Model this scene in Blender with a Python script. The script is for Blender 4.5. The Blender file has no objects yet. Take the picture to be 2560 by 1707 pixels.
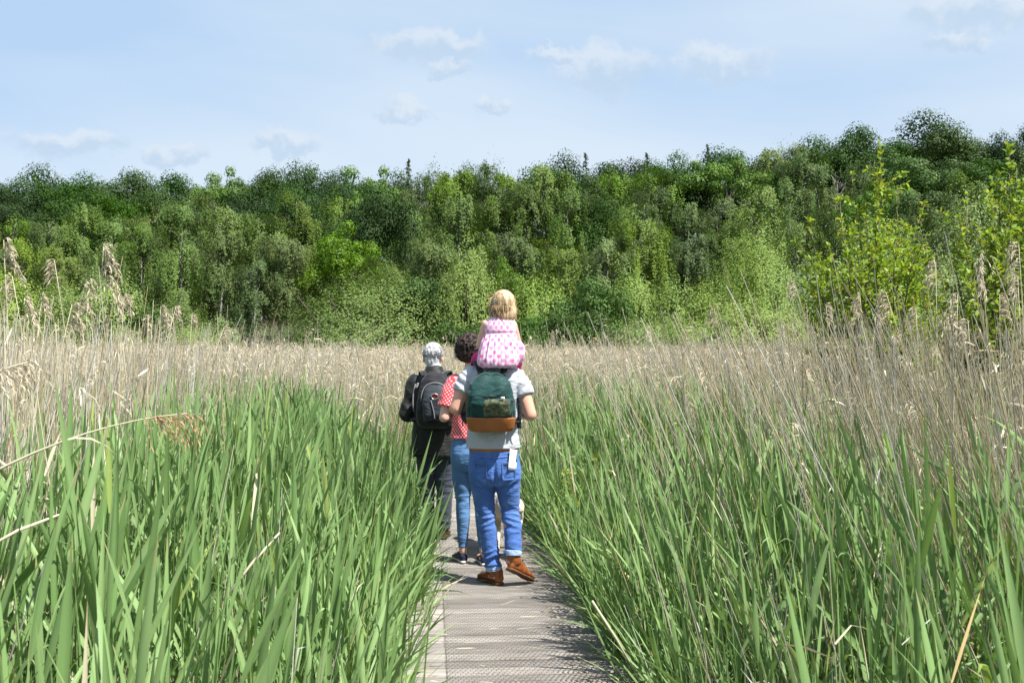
import bpy, math, random
import numpy as np
from mathutils import Vector, Matrix, noise

# ------------------------------------------------------------------ camera, sky, sun, exposure
scene = bpy.context.scene
COL = scene.collection
FPX, CX, HZ, CAMH = 2700.0, 1280.0, 880.0, 1.6     # focal length in photo pixels, centre column, horizon row, eye height

cam_d = bpy.data.cameras.new('camera')
cam = bpy.data.objects.new('camera', cam_d); COL.objects.link(cam)
cam_d.sensor_width = 36.0
cam_d.lens = FPX / 2560.0 * 36.0
cam_d.clip_start = 0.05; cam_d.clip_end = 6000.0
cam.location = (0, 0, CAMH)
cam.rotation_euler = (math.radians(90) + math.atan((HZ - 853.5) / FPX), 0, 0)
cam_d.dof.use_dof = True; cam_d.dof.focus_distance = 7.6; cam_d.dof.aperture_fstop = 11.0
scene.camera = cam

SUN_EL, SUN_AZ = math.radians(58), math.radians(123)   # azimuth clockwise from +Y (view direction)
sun_d = bpy.data.lights.new('sun', 'SUN'); sun = bpy.data.objects.new('sun', sun_d); COL.objects.link(sun)
sun_d.energy = 5.0; sun_d.angle = math.radians(0.53); sun_d.color = (1.0, 0.955, 0.89)
to_sun = Vector((math.sin(SUN_AZ) * math.cos(SUN_EL), math.cos(SUN_AZ) * math.cos(SUN_EL), math.sin(SUN_EL)))
sun.rotation_euler = to_sun.to_track_quat('Z', 'Y').to_euler()
sun.location = (20, -12, 40)

vs = scene.view_settings
vs.view_transform = 'Standard'; vs.look = 'None'; vs.gamma = 1.0; vs.exposure = 1.08; vs.use_curve_mapping = False

class NT:
    """small helper for node trees"""
    def __init__(self, tree):
        self.t = tree; self.n = tree.nodes; self.l = tree.links
    def add(self, kind, **kw):
        nd = self.n.new(kind)
        for k, v in kw.items(): setattr(nd, k, v)
        return nd
    def put(self, sock, v):
        if v is None: return
        if hasattr(v, 'is_linked') or hasattr(v, 'links'): self.l.new(v, sock)
        else: sock.default_value = v
    def m(self, op, a, b=None, c=None, clamp=False):
        nd = self.add('ShaderNodeMath', operation=op, use_clamp=clamp)
        self.put(nd.inputs[0], a); self.put(nd.inputs[1], b)
        if c is not None: self.put(nd.inputs[2], c)
        return nd.outputs[0]
    def vm(self, op, a, b=None):
        nd = self.add('ShaderNodeVectorMath', operation=op)
        self.put(nd.inputs[0], a)
        if b is not None: self.put(nd.inputs[1], b)
        return nd.outputs[0]
    def mix(self, f, a, b, blend='MIX'):
        nd = self.add('ShaderNodeMix', data_type='RGBA', blend_type=blend)
        self.put(nd.inputs[0], f); self.put(nd.inputs[6], a); self.put(nd.inputs[7], b)
        return nd.outputs[2]
    def noise(self, vec, scale, detail=4, rough=0.55, dist=0.0, out=0):
        nd = self.add('ShaderNodeTexNoise')
        if vec is not None: self.l.new(vec, nd.inputs['Vector'])
        nd.inputs['Scale'].default_value = scale; nd.inputs['Detail'].default_value = detail
        nd.inputs['Roughness'].default_value = rough; nd.inputs['Distortion'].default_value = dist
        return nd.outputs[out]
    def ramp(self, f, stops, interp='LINEAR'):
        nd = self.add('ShaderNodeValToRGB'); r = nd.color_ramp; r.interpolation = interp
        while len(r.elements) < len(stops): r.elements.new(0.5)
        for e, (p, c) in zip(r.elements, stops):
            e.position = p; e.color = (c[0], c[1], c[2], 1.0) if not isinstance(c, (int, float)) else (c, c, c, 1)
        self.put(nd.inputs[0], f)
        return nd.outputs[0]
    def smooth(self, v, a, b):
        nd = self.add('ShaderNodeMapRange', interpolation_type='SMOOTHSTEP', clamp=True)
        self.put(nd.inputs[0], v); nd.inputs[1].default_value = a; nd.inputs[2].default_value = b
        nd.inputs[3].default_value = 0; nd.inputs[4].default_value = 1
        return nd.outputs[0]
    def comb(self, x, y, z):
        nd = self.add('ShaderNodeCombineXYZ')
        self.put(nd.inputs[0], x); self.put(nd.inputs[1], y); self.put(nd.inputs[2], z)
        return nd.outputs[0]
    def sep(self, v):
        nd = self.add('ShaderNodeSeparateXYZ'); self.l.new(v, nd.inputs[0]); return nd.outputs

# ---- world: Nishita sky with thin high cloud and a few small cumulus
world = bpy.data.worlds.new('World'); scene.world = world; world.use_nodes = True
w = NT(world.node_tree); w.n.clear()
wout = w.add('ShaderNodeOutputWorld'); bg = w.add('ShaderNodeBackground')
sky = w.add('ShaderNodeTexSky', sky_type='NISHITA'); sky.sun_disc = False
sky.sun_elevation = SUN_EL; sky.sun_rotation = SUN_AZ
sky.altitude = 50; sky.air_density = 1.0; sky.dust_density = 1.0; sky.ozone_density = 1.6
tc = w.add('ShaderNodeTexCoord')
gx, gy, gz = w.sep(tc.outputs['Generated'])
uu = w.m('ARCTAN2', gx, gy); vv = w.m('ARCSINE', gz)
uv = w.comb(uu, vv, 0.0)
def ang(px, py):
    return math.atan((px - CX) / FPX), math.atan((HZ - py) / math.hypot(FPX, px - CX))
nz = w.noise(uv, 26, 6, 0.62, out=1)
off = w.vm('SCALE', w.vm('SUBTRACT', nz, (0.5, 0.5, 0.5))); off.node.inputs[3].default_value = 0.06
du, dv, _ = w.sep(w.vm('ADD', uv, off))
blobs = [(1075, 120, 165, 46), (1010, 285, 75, 30), (1225, 255, 52, 22), (1510, 165, 150, 62), (1800, 168, 135, 46), (1385, 142, 70, 18),
         (175, 352, 145, 36), (440, 380, 75, 28), (715, 362, 100, 32), (2460, 15, 170, 60), (1120, 175, 70, 16), (2400, 110, 70, 22)]
best = None; hgt = None
for (px, py, rx, ry) in blobs:
    u0, v0 = ang(px, py); ru, rv = rx * 1.12 / FPX, ry * 1.2 / FPX
    a = w.m('DIVIDE', w.m('SUBTRACT', du, u0), ru); b = w.m('DIVIDE', w.m('SUBTRACT', dv, v0), rv)
    r = w.m('SUBTRACT', 1.0, w.m('SQRT', w.m('ADD', w.m('MULTIPLY', a, a), w.m('MULTIPLY', b, b))))
    inside = w.smooth(r, -0.1, 0.5)
    hh = w.m('MULTIPLY', inside, b)
    best = inside if best is None else w.m('MAXIMUM', best, inside)
    hgt = hh if hgt is None else w.m('ADD', hgt, hh)
fluff = w.noise(uv, 60, 5, 0.6)
cmask = w.m('MULTIPLY', best, w.smooth(w.m('ADD', fluff, w.m('MULTIPLY', best, 0.35)), 0.36, 0.72))
lit = w.smooth(w.m('ADD', hgt, w.m('MULTIPLY', w.m('SUBTRACT', w.noise(uv, 34, 4), 0.5), 2.4)), -0.45, 0.5)
ccol = w.mix(lit, (2.6, 3.3, 4.1, 1), (3.5, 3.9, 4.4, 1))
# high thin cloud veil, streaked along the azimuth, thinning towards the zenith
st = w.comb(w.m('MULTIPLY', uu, 1.5), w.m('ADD', w.m('MULTIPLY', vv, 7.0), w.m('MULTIPLY', uu, 0.9)), 0.37)
veil = w.smooth(w.noise(st, 1.15, 4, 0.45, 0.3), 0.24, 0.66)
bu, bv = ang(60, 150)                                   # clearer patch of sky at the upper left
ba = w.m('DIVIDE', w.m('SUBTRACT', uu, bu), 0.26); bb = w.m('DIVIDE', w.m('SUBTRACT', vv, bv), 0.075)
patch_ = w.m('SUBTRACT', 1.0, w.smooth(w.m('SQRT', w.m('ADD', w.m('MULTIPLY', ba, ba), w.m('MULTIPLY', bb, bb))), 0.2, 1.3))
veil = w.m('SUBTRACT', veil, w.m('MULTIPLY', patch_, 0.7), clamp=True)
hazy = w.m('SUBTRACT', 1.0, w.smooth(vv, 0.02, 0.22))
veil = w.m('MAXIMUM', veil, w.m('MULTIPLY', hazy, 0.9))
vcol = w.mix(veil, (2.35, 3.2, 4.35, 1), (3.42, 3.95, 4.5, 1))
amount = w.m('SUBTRACT', 0.92, w.m('MULTIPLY', w.smooth(vv, 0.33, 0.85), 0.72))
skyc = w.mix(amount, sky.outputs[0], vcol)
skyc = w.mix(w.m('MULTIPLY', cmask, 0.8), skyc, ccol)
w.l.new(skyc, bg.inputs[0]); bg.inputs[1].default_value = 0.10
w.l.new(bg.outputs[0], wout.inputs[0])

# ------------------------------------------------------------------ helpers
RNG = np.random.default_rng(11)
random.seed(5)

def P(px, py, d):
    """photo pixel at distance d along +Y -> world point"""
    return Vector(((px - CX) / FPX * d, d, CAMH + (HZ - py) / FPX * d))
def sstep(x, a, b):
    t = np.clip((np.asarray(x, float) - a) / (b - a), 0, 1); return t * t * (3 - 2 * t)

def mesh_np(name, V, quads=None, tris=None, col=None):
    me = bpy.data.meshes.new(name)
    V = np.asarray(V, np.float32)
    q = np.zeros((0, 4), np.int32) if quads is None else np.asarray(quads, np.int32).reshape(-1, 4)
    t = np.zeros((0, 3), np.int32) if tris is None else np.asarray(tris, np.int32).reshape(-1, 3)
    me.vertices.add(len(V)); me.vertices.foreach_set('co', V.ravel())
    loops = np.concatenate([q.ravel(), t.ravel()])
    me.loops.add(len(loops)); me.loops.foreach_set('vertex_index', loops)
    me.polygons.add(len(q) + len(t))
    ls = np.concatenate([np.arange(len(q)) * 4, len(q) * 4 + np.arange(len(t)) * 3]).astype(np.int32)
    me.polygons.foreach_set('loop_start', ls)
    me.polygons.foreach_set('use_smooth', np.ones(len(q) + len(t), bool))
    if col is not None:
        a = me.attributes.new('Col', 'FLOAT_COLOR', 'POINT')
        c = np.ones((len(V), 4), np.float32); c[:, :3] = col
        a.data.foreach_set('color', c.ravel())
    me.update(calc_edges=True); me.validate()
    return me

class Geo:
    """numpy mesh collector"""
    def __init__(self): self.V = []; self.Q = []; self.T = []; self.C = []; self.n = 0
    def add(self, V, Q=None, T=None, C=None):
        V = np.asarray(V, np.float32).reshape(-1, 3)
        if Q is not None and len(Q): self.Q.append(np.asarray(Q, np.int64).reshape(-1, 4) + self.n)
        if T is not None and len(T): self.T.append(np.asarray(T, np.int64).reshape(-1, 3) + self.n)
        if C is None: C = np.ones((len(V), 3))
        C = np.asarray(C, np.float32)
        if C.ndim == 1: C = np.tile(C, (len(V), 1))
        self.V.append(V); self.C.append(C); self.n += len(V)
    def mesh(self, name):
        return mesh_np(name, np.concatenate(self.V), np.concatenate(self.Q) if self.Q else None,
                       np.concatenate(self.T) if self.T else None, np.concatenate(self.C))

def link(name, me, mat=None, parent=None, loc=None):
    o = bpy.data.objects.new(name, me); COL.objects.link(o)
    if mat is not None and me is not None and len(me.materials) == 0: me.materials.append(mat)
    if parent is not None: o.parent = parent
    if loc is not None: o.location = loc
    return o
def tag(o, label, cat, group=None, kind=None):
    if label: o['label'] = label
    if cat: o['category'] = cat
    if group: o['group'] = group
    if kind: o['kind'] = kind
    return o
def empty(name, loc=(0, 0, 0), rz=0.0):
    o = bpy.data.objects.new(name, None); COL.objects.link(o); o.location = loc; o.rotation_euler = (0, 0, rz)
    o.empty_display_size = 0.2
    return o

def unit(v): return v / np.maximum(np.linalg.norm(v, axis=-1, keepdims=True), 1e-9)

def tube(pts, rad, ns=6, cap=True):
    """tapered tube through pts; returns V, Q, T"""
    pts = np.asarray(pts, float); rad = np.broadcast_to(np.asarray(rad, float), (len(pts),))
    tan = unit(np.gradient(pts, axis=0))
    ref = np.array([0.31, 0.95, 0.11]) if abs(tan[0][2]) > 0.8 else np.array([0.05, 0.1, 1.0])
    V = []
    for p, t, r in zip(pts, tan, rad):
        s = np.cross(t, ref); s /= np.linalg.norm(s) + 1e-9; u = np.cross(s, t)
        a = np.arange(ns) * 2 * math.pi / ns
        V.append(p + r * (np.cos(a)[:, None] * s + np.sin(a)[:, None] * u))
    V = np.concatenate(V); Q = []
    k = np.arange(ns); k2 = (k + 1) % ns
    for i in range(len(pts) - 1):
        Q.append(np.stack([i * ns + k, i * ns + k2, (i + 1) * ns + k2, (i + 1) * ns + k], 1))
    T = []
    if cap:
        n = len(V); V = np.concatenate([V, pts[:1], pts[-1:]]); e = (len(pts) - 1) * ns
        T = np.concatenate([np.stack([k2, k, np.full(ns, n)], 1), np.stack([e + k, e + k2, np.full(ns, n + 1)], 1)])
    return V, np.concatenate(Q), T

# ------------------------------------------------------------------ materials
def new_mat(name):
    m = bpy.data.materials.new(name); m.use_nodes = True
    t = NT(m.node_tree); t.n.clear()
    out = t.add('ShaderNodeOutputMaterial')
    return m, t, out

def leaf_mat(name, tint=None, trans=0.35, rough=0.45, spec=0.35, objvar=0.0, tr_tint=(1.1, 1.15, 0.6)):
    """foliage: colour attribute times tint, light passing through the blade"""
    m, t, out = new_mat(name)
    at = t.add('ShaderNodeAttribute', attribute_name='Col')
    c = at.outputs['Color']
    if tint is not None: c = t.mix(1.0, c, (*tint, 1), 'MULTIPLY')
    if objvar > 0:
        oi = t.add('ShaderNodeObjectInfo')
        hs = t.add('ShaderNodeHueSaturation')
        r = oi.outputs['Random']
        t.put(hs.inputs['Hue'], t.m('ADD', 0.5, t.m('MULTIPLY', t.m('SUBTRACT', r, 0.4), -0.034 * objvar)))
        r2 = t.m('FRACT', t.m('MULTIPLY', r, 7.31))
        t.put(hs.inputs['Value'], t.m('ADD', 1.0, t.m('MULTIPLY', t.m('SUBTRACT', r2, 0.5), 0.6 * objvar)))
        t.put(hs.inputs['Saturation'], t.m('ADD', 1.0, t.m('MULTIPLY', t.m('SUBTRACT', t.m('FRACT', t.m('MULTIPLY', r, 3.7)), 0.5), 0.35 * objvar)))
        t.l.new(c, hs.inputs['Color']); c = hs.outputs[0]
    bs = t.add('ShaderNodeBsdfPrincipled'); t.l.new(c, bs.inputs['Base Color'])
    bs.inputs['Roughness'].default_value = rough; bs.inputs['Specular IOR Level'].default_value = spec
    tr = t.add('ShaderNodeBsdfTranslucent'); t.l.new(t.mix(1.0, c, (*tr_tint, 1), 'MULTIPLY'), tr.inputs[0])
    mx = t.add('ShaderNodeMixShader'); mx.inputs[0].default_value = trans
    t.l.new(bs.outputs[0], mx.inputs[1]); t.l.new(tr.outputs[0], mx.inputs[2]); t.l.new(mx.outputs[0], out.inputs[0])
    return m

def bark_mat(name, c1, c2, scale=6, stretch=(1, 1, 0.25)):
    m, t, out = new_mat(name)
    tcn = t.add('ShaderNodeTexCoord'); mp = t.add('ShaderNodeMapping'); mp.inputs['Scale'].default_value = stretch
    t.l.new(tcn.outputs['Object'], mp.inputs[0])
    n = t.noise(mp.outputs[0], scale, 5, 0.65)
    bs = t.add('ShaderNodeBsdfPrincipled'); bs.inputs['Roughness'].default_value = 0.85
    at = t.add('ShaderNodeAttribute', attribute_name='Col')
    t.l.new(t.mix(1.0, t.ramp(n, [(0.38, c1), (0.6, c2)]), at.outputs['Color'], 'MULTIPLY'), bs.inputs['Base Color'])
    t.l.new(bs.outputs[0], out.inputs[0])
    return m

def plain_mat(name, c, rough=0.7, spec=0.3, var=0.15, nscale=9.0, bump=0.0, bscale=120.0, coord='Object', metal=0.0, sheen=0.0):
    m, t, out = new_mat(name)
    tcn = t.add('ShaderNodeTexCoord')
    n = t.noise(tcn.outputs[coord], nscale, 4, 0.6)
    bs = t.add('ShaderNodeBsdfPrincipled'); bs.inputs['Roughness'].default_value = rough
    bs.inputs['Specular IOR Level'].default_value = spec; bs.inputs['Metallic'].default_value = metal
    if sheen: bs.inputs['Sheen Weight'].default_value = sheen
    lo = tuple(max(0, x * (1 - var)) for x in c); hi = tuple(min(1, x * (1 + var)) for x in c)
    t.l.new(t.ramp(n, [(0.3, lo), (0.7, hi)]), bs.inputs['Base Color'])
    if bump:
        b = t.add('ShaderNodeBump'); b.inputs['Strength'].default_value = bump; b.inputs['Distance'].default_value = 0.004
        t.l.new(t.noise(tcn.outputs[coord], bscale, 3), b.inputs['Height']); t.l.new(b.outputs[0], bs.inputs['Normal'])
    t.l.new(bs.outputs[0], out.inputs[0])
    return m
# ------------------------------------------------------------------ terrain
GZ = -0.32                                            # marsh floor below the boardwalk deck
def hill(x, y):
    x = np.asarray(x, float); y = np.asarray(y, float)
    H = 10.0 + 5.0 * sstep(x, 8, 55) + 0.8 * np.sin(x * 0.07) + 0.02 * np.abs(x)
    r = sstep(y, 62, 130) * H - 9 * sstep(y, 210, 500)
    return GZ - 0.1 + r + 0.12 * np.sin(x * 0.9 + 1) * np.cos(y * 0.7) * sstep(y, 40, 60)

def axis(lims):
    out = []
    for a, b, n in lims: out += list(np.linspace(a, b, n, endpoint=False))
    return np.array(out + [lims[-1][1]])
gx_ = axis([(-3000, -300, 12), (-300, -80, 12), (-80, 80, 54), (80, 300, 12), (300, 3000, 12)])
gy_ = axis([(-1500, -40, 10), (-40, 50, 22), (50, 160, 45), (160, 520, 20), (520, 4500, 14)])
XX, YY = np.meshgrid(gx_, gy_); ZZ = hill(XX, YY)
V = np.stack([XX.ravel(), YY.ravel(), ZZ.ravel()], 1)
nx_ = len(gx_); ii, jj = np.meshgrid(np.arange(nx_ - 1), np.arange(len(gy_) - 1))
k = (jj * nx_ + ii).ravel()
mg, t, out = new_mat('marsh_soil')
tcn = t.add('ShaderNodeTexCoord'); o_ = tcn.outputs['Object']
n1 = t.noise(o_, 0.5, 5); n2 = t.noise(o_, 9.0, 5, 0.7)
c = t.ramp(n2, [(0.3, (0.030, 0.026, 0.016)), (0.55, (0.075, 0.062, 0.036)), (0.75, (0.16, 0.13, 0.075))])
c = t.mix(t.smooth(n1, 0.4, 0.65), c, (0.045, 0.07, 0.02, 1))
bs = t.add('ShaderNodeBsdfPrincipled'); bs.inputs['Roughness'].default_value = 0.95
t.l.new(c, bs.inputs['Base Color'])
b = t.add('ShaderNodeBump'); b.inputs['Distance'].default_value = 0.05; t.l.new(n2, b.inputs['Height']); t.l.new(b.outputs[0], bs.inputs['Normal'])
t.l.new(bs.outputs[0], out.inputs[0])
g = link('ground', mesh_np('ground', V, np.stack([k, k + 1, k + 1 + nx_, k + nx_], 1)), mg)
tag(g, 'dark marsh floor rising to the wooded hillside', None, kind='structure')

# ------------------------------------------------------------------ boardwalk
def path_x(d):
    d = np.asarray(d, float)
    return 0.06 - 0.074 * (d - 5.22) - 0.022 * np.clip(d - 8.3, 0, None) ** 2
HALF = 0.61
mw, t, out = new_mat('weathered_wood')
tcn = t.add('ShaderNodeTexCoord'); oi = t.add('ShaderNodeObjectInfo')
mp = t.add('ShaderNodeMapping'); mp.inputs['Scale'].default_value = (1.6, 26, 26)
t.l.new(t.vm('ADD', tcn.outputs['Object'], t.comb(t.m('MULTIPLY', oi.outputs['Random'], 57), 0.0, oi.outputs['Random'])), mp.inputs[0])
n1 = t.noise(mp.outputs[0], 2.2, 7, 0.68, 0.6)
n2 = t.noise(tcn.outputs['Object'], 5, 4)
c = t.ramp(n1, [(0.25, (0.095, 0.084, 0.072)), (0.48, (0.245, 0.224, 0.198)), (0.72, (0.37, 0.352, 0.328))])
c = t.mix(t.m('MULTIPLY', t.smooth(n2, 0.45, 0.75), 0.45), c, (0.19, 0.155, 0.115, 1))
hs = t.add('ShaderNodeHueSaturation'); t.put(hs.inputs['Value'], t.m('ADD', 0.72, t.m('MULTIPLY', oi.outputs['Random'], 0.5)))
t.l.new(c, hs.inputs['Color'])
bs = t.add('ShaderNodeBsdfPrincipled'); bs.inputs['Roughness'].default_value = 0.85; t.l.new(hs.outputs[0], bs.inputs['Base Color'])
b = t.add('ShaderNodeBump'); b.inputs['Distance'].default_value = 0.004; b.inputs['Strength'].default_value = 0.6
t.l.new(n1, b.inputs['Height']); t.l.new(b.outputs[0], bs.inputs['Normal']); t.l.new(bs.outputs[0], out.inputs[0])

def bevel_box(lx, ly, lz, bev):
    """box with chamfered top edges, centred in x and y, top at z=0"""
    a, b2 = lx / 2, ly / 2
    V = []
    for (dx, z) in ((0, -lz), (0, -bev), (bev, 0)):
        V += [(-a + dx, -b2 + dx, z), (a - dx, -b2 + dx, z), (a - dx, b2 - dx, z), (-a + dx, b2 - dx, z)]
    Q = [(3, 2, 1, 0), (8, 9, 10, 11)]
    for r in (0, 4):
        for i in range(4): Q.append((r + i, r + (i + 1) % 4, r + 4 + (i + 1) % 4, r + 4 + i))
    return mesh_np('plank', V, Q)
PITCH = 0.128
bw = tag(empty('boardwalk', (0, 5, 0)), 'weathered grey plank boardwalk running through the reeds', None, kind='structure')
pl_m = [bevel_box(2 * HALF + e, PITCH - gp, 0.034, 0.007) for e, gp in ((0, .019), (.03, .015), (-.02, .026), (.015, .021))]
for me in pl_m:
    me.materials.append(mw)
    me.polygons.foreach_set('use_smooth', np.zeros(len(me.polygons), bool))
d = 0.6; i = 0
while d < 17.5:
    sl = float(path_x(d + .05) - path_x(d - .05)) / 0.1
    o = link('plank', random.choice(pl_m), None, bw)
    o.location = (float(path_x(d)) + random.uniform(-.015, .015), d - 5, random.uniform(-.004, .003))
    o.rotation_euler = (random.uniform(-.012, .012), random.uniform(-.004, .004), -math.atan(sl) + random.uniform(-.006, .006))
    if o.data is pl_m[1] and random.random() < 0.5: o.rotation_euler[2] += math.pi
    d += PITCH * math.cos(math.atan(sl)); i += 1
for sgn in (-1, 1):                                    # bearers under the deck
    ds = np.linspace(0.5, 17.5, 18)
    pts = np.stack([path_x(ds) + sgn * 0.42, ds - 5, np.full(18, -0.095)], 1)
    Vb, Qb, Tb = tube(pts, 0.062, 4)
    link('bearer', mesh_np('bearer', Vb, Qb, Tb), mw, bw)
    for q in np.arange(1.0, 17.5, 2.2):
        px_ = float(path_x(q)) + sgn * 0.42
        Vb, Qb, Tb = tube([(px_, q - 5, -0.6), (px_, q - 5, -0.13)], 0.05, 6)
        link('post', mesh_np('post', Vb, Qb, Tb), mw, bw)
# galvanised chicken wire stapled on the deck
G = Geo(); pitch = 0.026; half = 0.004
d = 3.4; row = 0; W0 = -0.37; W1 = 0.60
cols = np.arange(W0, W1, pitch)
def ribbons(A, B, wid, z):
    A = np.asarray(A); B = np.asarray(B); t_ = unit(B - A); s = np.stack([-t_[:, 1], t_[:, 0]], 1) * wid
    V = np.zeros((len(A), 4, 3)); V[:, 0, :2] = A - s; V[:, 1, :2] = A + s; V[:, 2, :2] = B + s; V[:, 3, :2] = B - s
    V[:, :, 2] = z
    return V.reshape(-1, 3), np.arange(len(A) * 4).reshape(-1, 4)
while d < 10.2:
    x0 = path_x(d); o2 = (row % 2) * pitch / 2
    A = np.stack([x0 + cols + o2, np.full(len(cols), d)], 1)
    B = A + [0, 0.021]
    V, Q = ribbons(A, B, 0.0023, 0.0085); G.add(V, Q)
    # diagonals to the next row
    C1 = np.stack([A[:, 0] - pitch / 2, np.full(len(cols), d + 0.033)], 1); C2 = C1 + [pitch, 0]
    V, Q = ribbons(B, C1, 0.0008, 0.0080); G.add(V, Q)
    V, Q = ribbons(B, C2, 0.0008, 0.0080); G.add(V, Q)
    d += 0.033; row += 1
for e in (W0, W1):
    ds = np.arange(3.4, 10.2, 0.25); A = np.stack([path_x(ds) + e, ds], 1); B = np.stack([path_x(ds + .25) + e, ds + .25], 1)
    V, Q = ribbons(A, B, 0.0012, 0.0082); G.add(V, Q)
mwire = plain_mat('wire', (0.055, 0.047, 0.038), 0.55, 0.4, 0.3, 14)
wm = link('wire_mesh', G.mesh('wire_mesh'), mwire, bw); wm.location = (0, -5, 0); wm['kind'] = 'stuff'
# ------------------------------------------------------------------ trees
def cards(P_, N_, size, rng, col, aspect=0.62, colvar=0.12, hang=0.0, tone=None):
    """rhombic leaf sprays at P_ facing N_"""
    n = len(P_); size = np.broadcast_to(size, (n,))[:, None]
    N_ = unit(N_); r = rng.normal(size=(n, 3)); r[:, 2] -= hang
    T_ = unit(r - N_ * (r * N_).sum(1, keepdims=True)); S_ = np.cross(N_, T_)
    V = np.stack([P_ - T_ * size * .5, P_ + S_ * size * .5 * aspect + T_ * size * .05, P_ + T_ * size * .5, P_ - S_ * size * .5 * aspect + T_ * size * .05], 1)
    f = 1 + rng.uniform(-colvar, colvar, (n, 1)); hue = rng.uniform(-.08, .08, (n, 1))
    C = np.asarray(col)[None] * f * np.concatenate([1 + hue, np.ones((n, 1)), 1 - hue], 1)
    if tone is not None: C = C * tone[:, None]
    return V.reshape(-1, 3), np.arange(4 * n).reshape(-1, 4), np.repeat(C, 4, 0)

def sph(n, rng):
    return unit(rng.normal(size=(n, 3)))

def limb(G, p0, p1, r0, r1, rng, sag=0.0, n=5, ns=6, wob=0.06, c=None):
    t_ = np.linspace(0, 1, n)[:, None]; L = np.linalg.norm(np.asarray(p1) - np.asarray(p0))
    pts = np.asarray(p0) * (1 - t_) + np.asarray(p1) * t_
    pts[1:-1] += rng.normal(size=(n - 2, 3)) * L * wob
    pts[:, 2] += sag * L * (t_[:, 0] * (1 - t_[:, 0])) * 2
    V, Q, T = tube(pts, np.linspace(r0, r1, n), ns); G.add(V, Q, T, c)
    return pts

def broadleaf(seed, H=13.0, R=5.0, base=0.22, nl=46, leaves=9000, lsize=.34, col=(1, 1, 1), lump=(0.85, 1.7), spiky=0.0):
    rng = np.random.default_rng(seed)
    tr = Geo(); zc = H * (base + 1) / 2; rz = H * (1 - base) / 2
    limb(tr, (0, 0, -0.6), (0.2, 0.1, H * .55), .26, .14, rng, n=7, ns=8, wob=.012)
    # lumps fill the crown shell, plus a few inside
    dirs = sph(nl, rng); dirs[:, 2] = np.where(dirs[:, 2] < -.55, -dirs[:, 2] * .5, dirs[:, 2])
    rad = rng.uniform(.50, .98, nl) ** .6
    wid = 1 - .18 * np.abs(dirs[:, 2])
    C = np.stack([dirs[:, 0] * R * rad * wid, dirs[:, 1] * R * rad * wid, zc + dirs[:, 2] * rz * rad * .9], 1)
    C += rng.normal(size=C.shape) * .3
    lr = rng.uniform(*lump, nl) * R / 5.0
    for i in range(0, nl, 3):
        z0 = min(C[i, 2] * .75, H * .55) * rng.uniform(.6, .95)
        limb(tr, (.1, .05, z0), C[i], .10, .03, rng, sag=.12, n=4, ns=5)
    w_ = lr ** 2; w_ /= w_.sum(); idx = rng.choice(nl, leaves, p=w_)
    D = sph(leaves, rng); D[:, 2] += .35; D = unit(D)
    rr = lr[idx] * rng.uniform(.08, 1.10, leaves) ** .42
    P_ = C[idx] + D * rr[:, None] * np.array([1.1, 1.1, .78])
    if spiky: P_ += rng.normal(size=P_.shape) * spiky
    N_ = D * 1.0 + rng.normal(size=D.shape) * .20 + np.array([0, 0, .12])
    V, Q, Cc = cards(P_, N_, rng.uniform(.6, 1.25, leaves) * lsize, rng, col, tone=rng.uniform(.82, 1.2, nl)[idx])
    cr = Geo(); cr.add(V, Q, None, Cc)
    return cr.mesh('crown'), tr.mesh('trunk'), H, R

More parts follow.
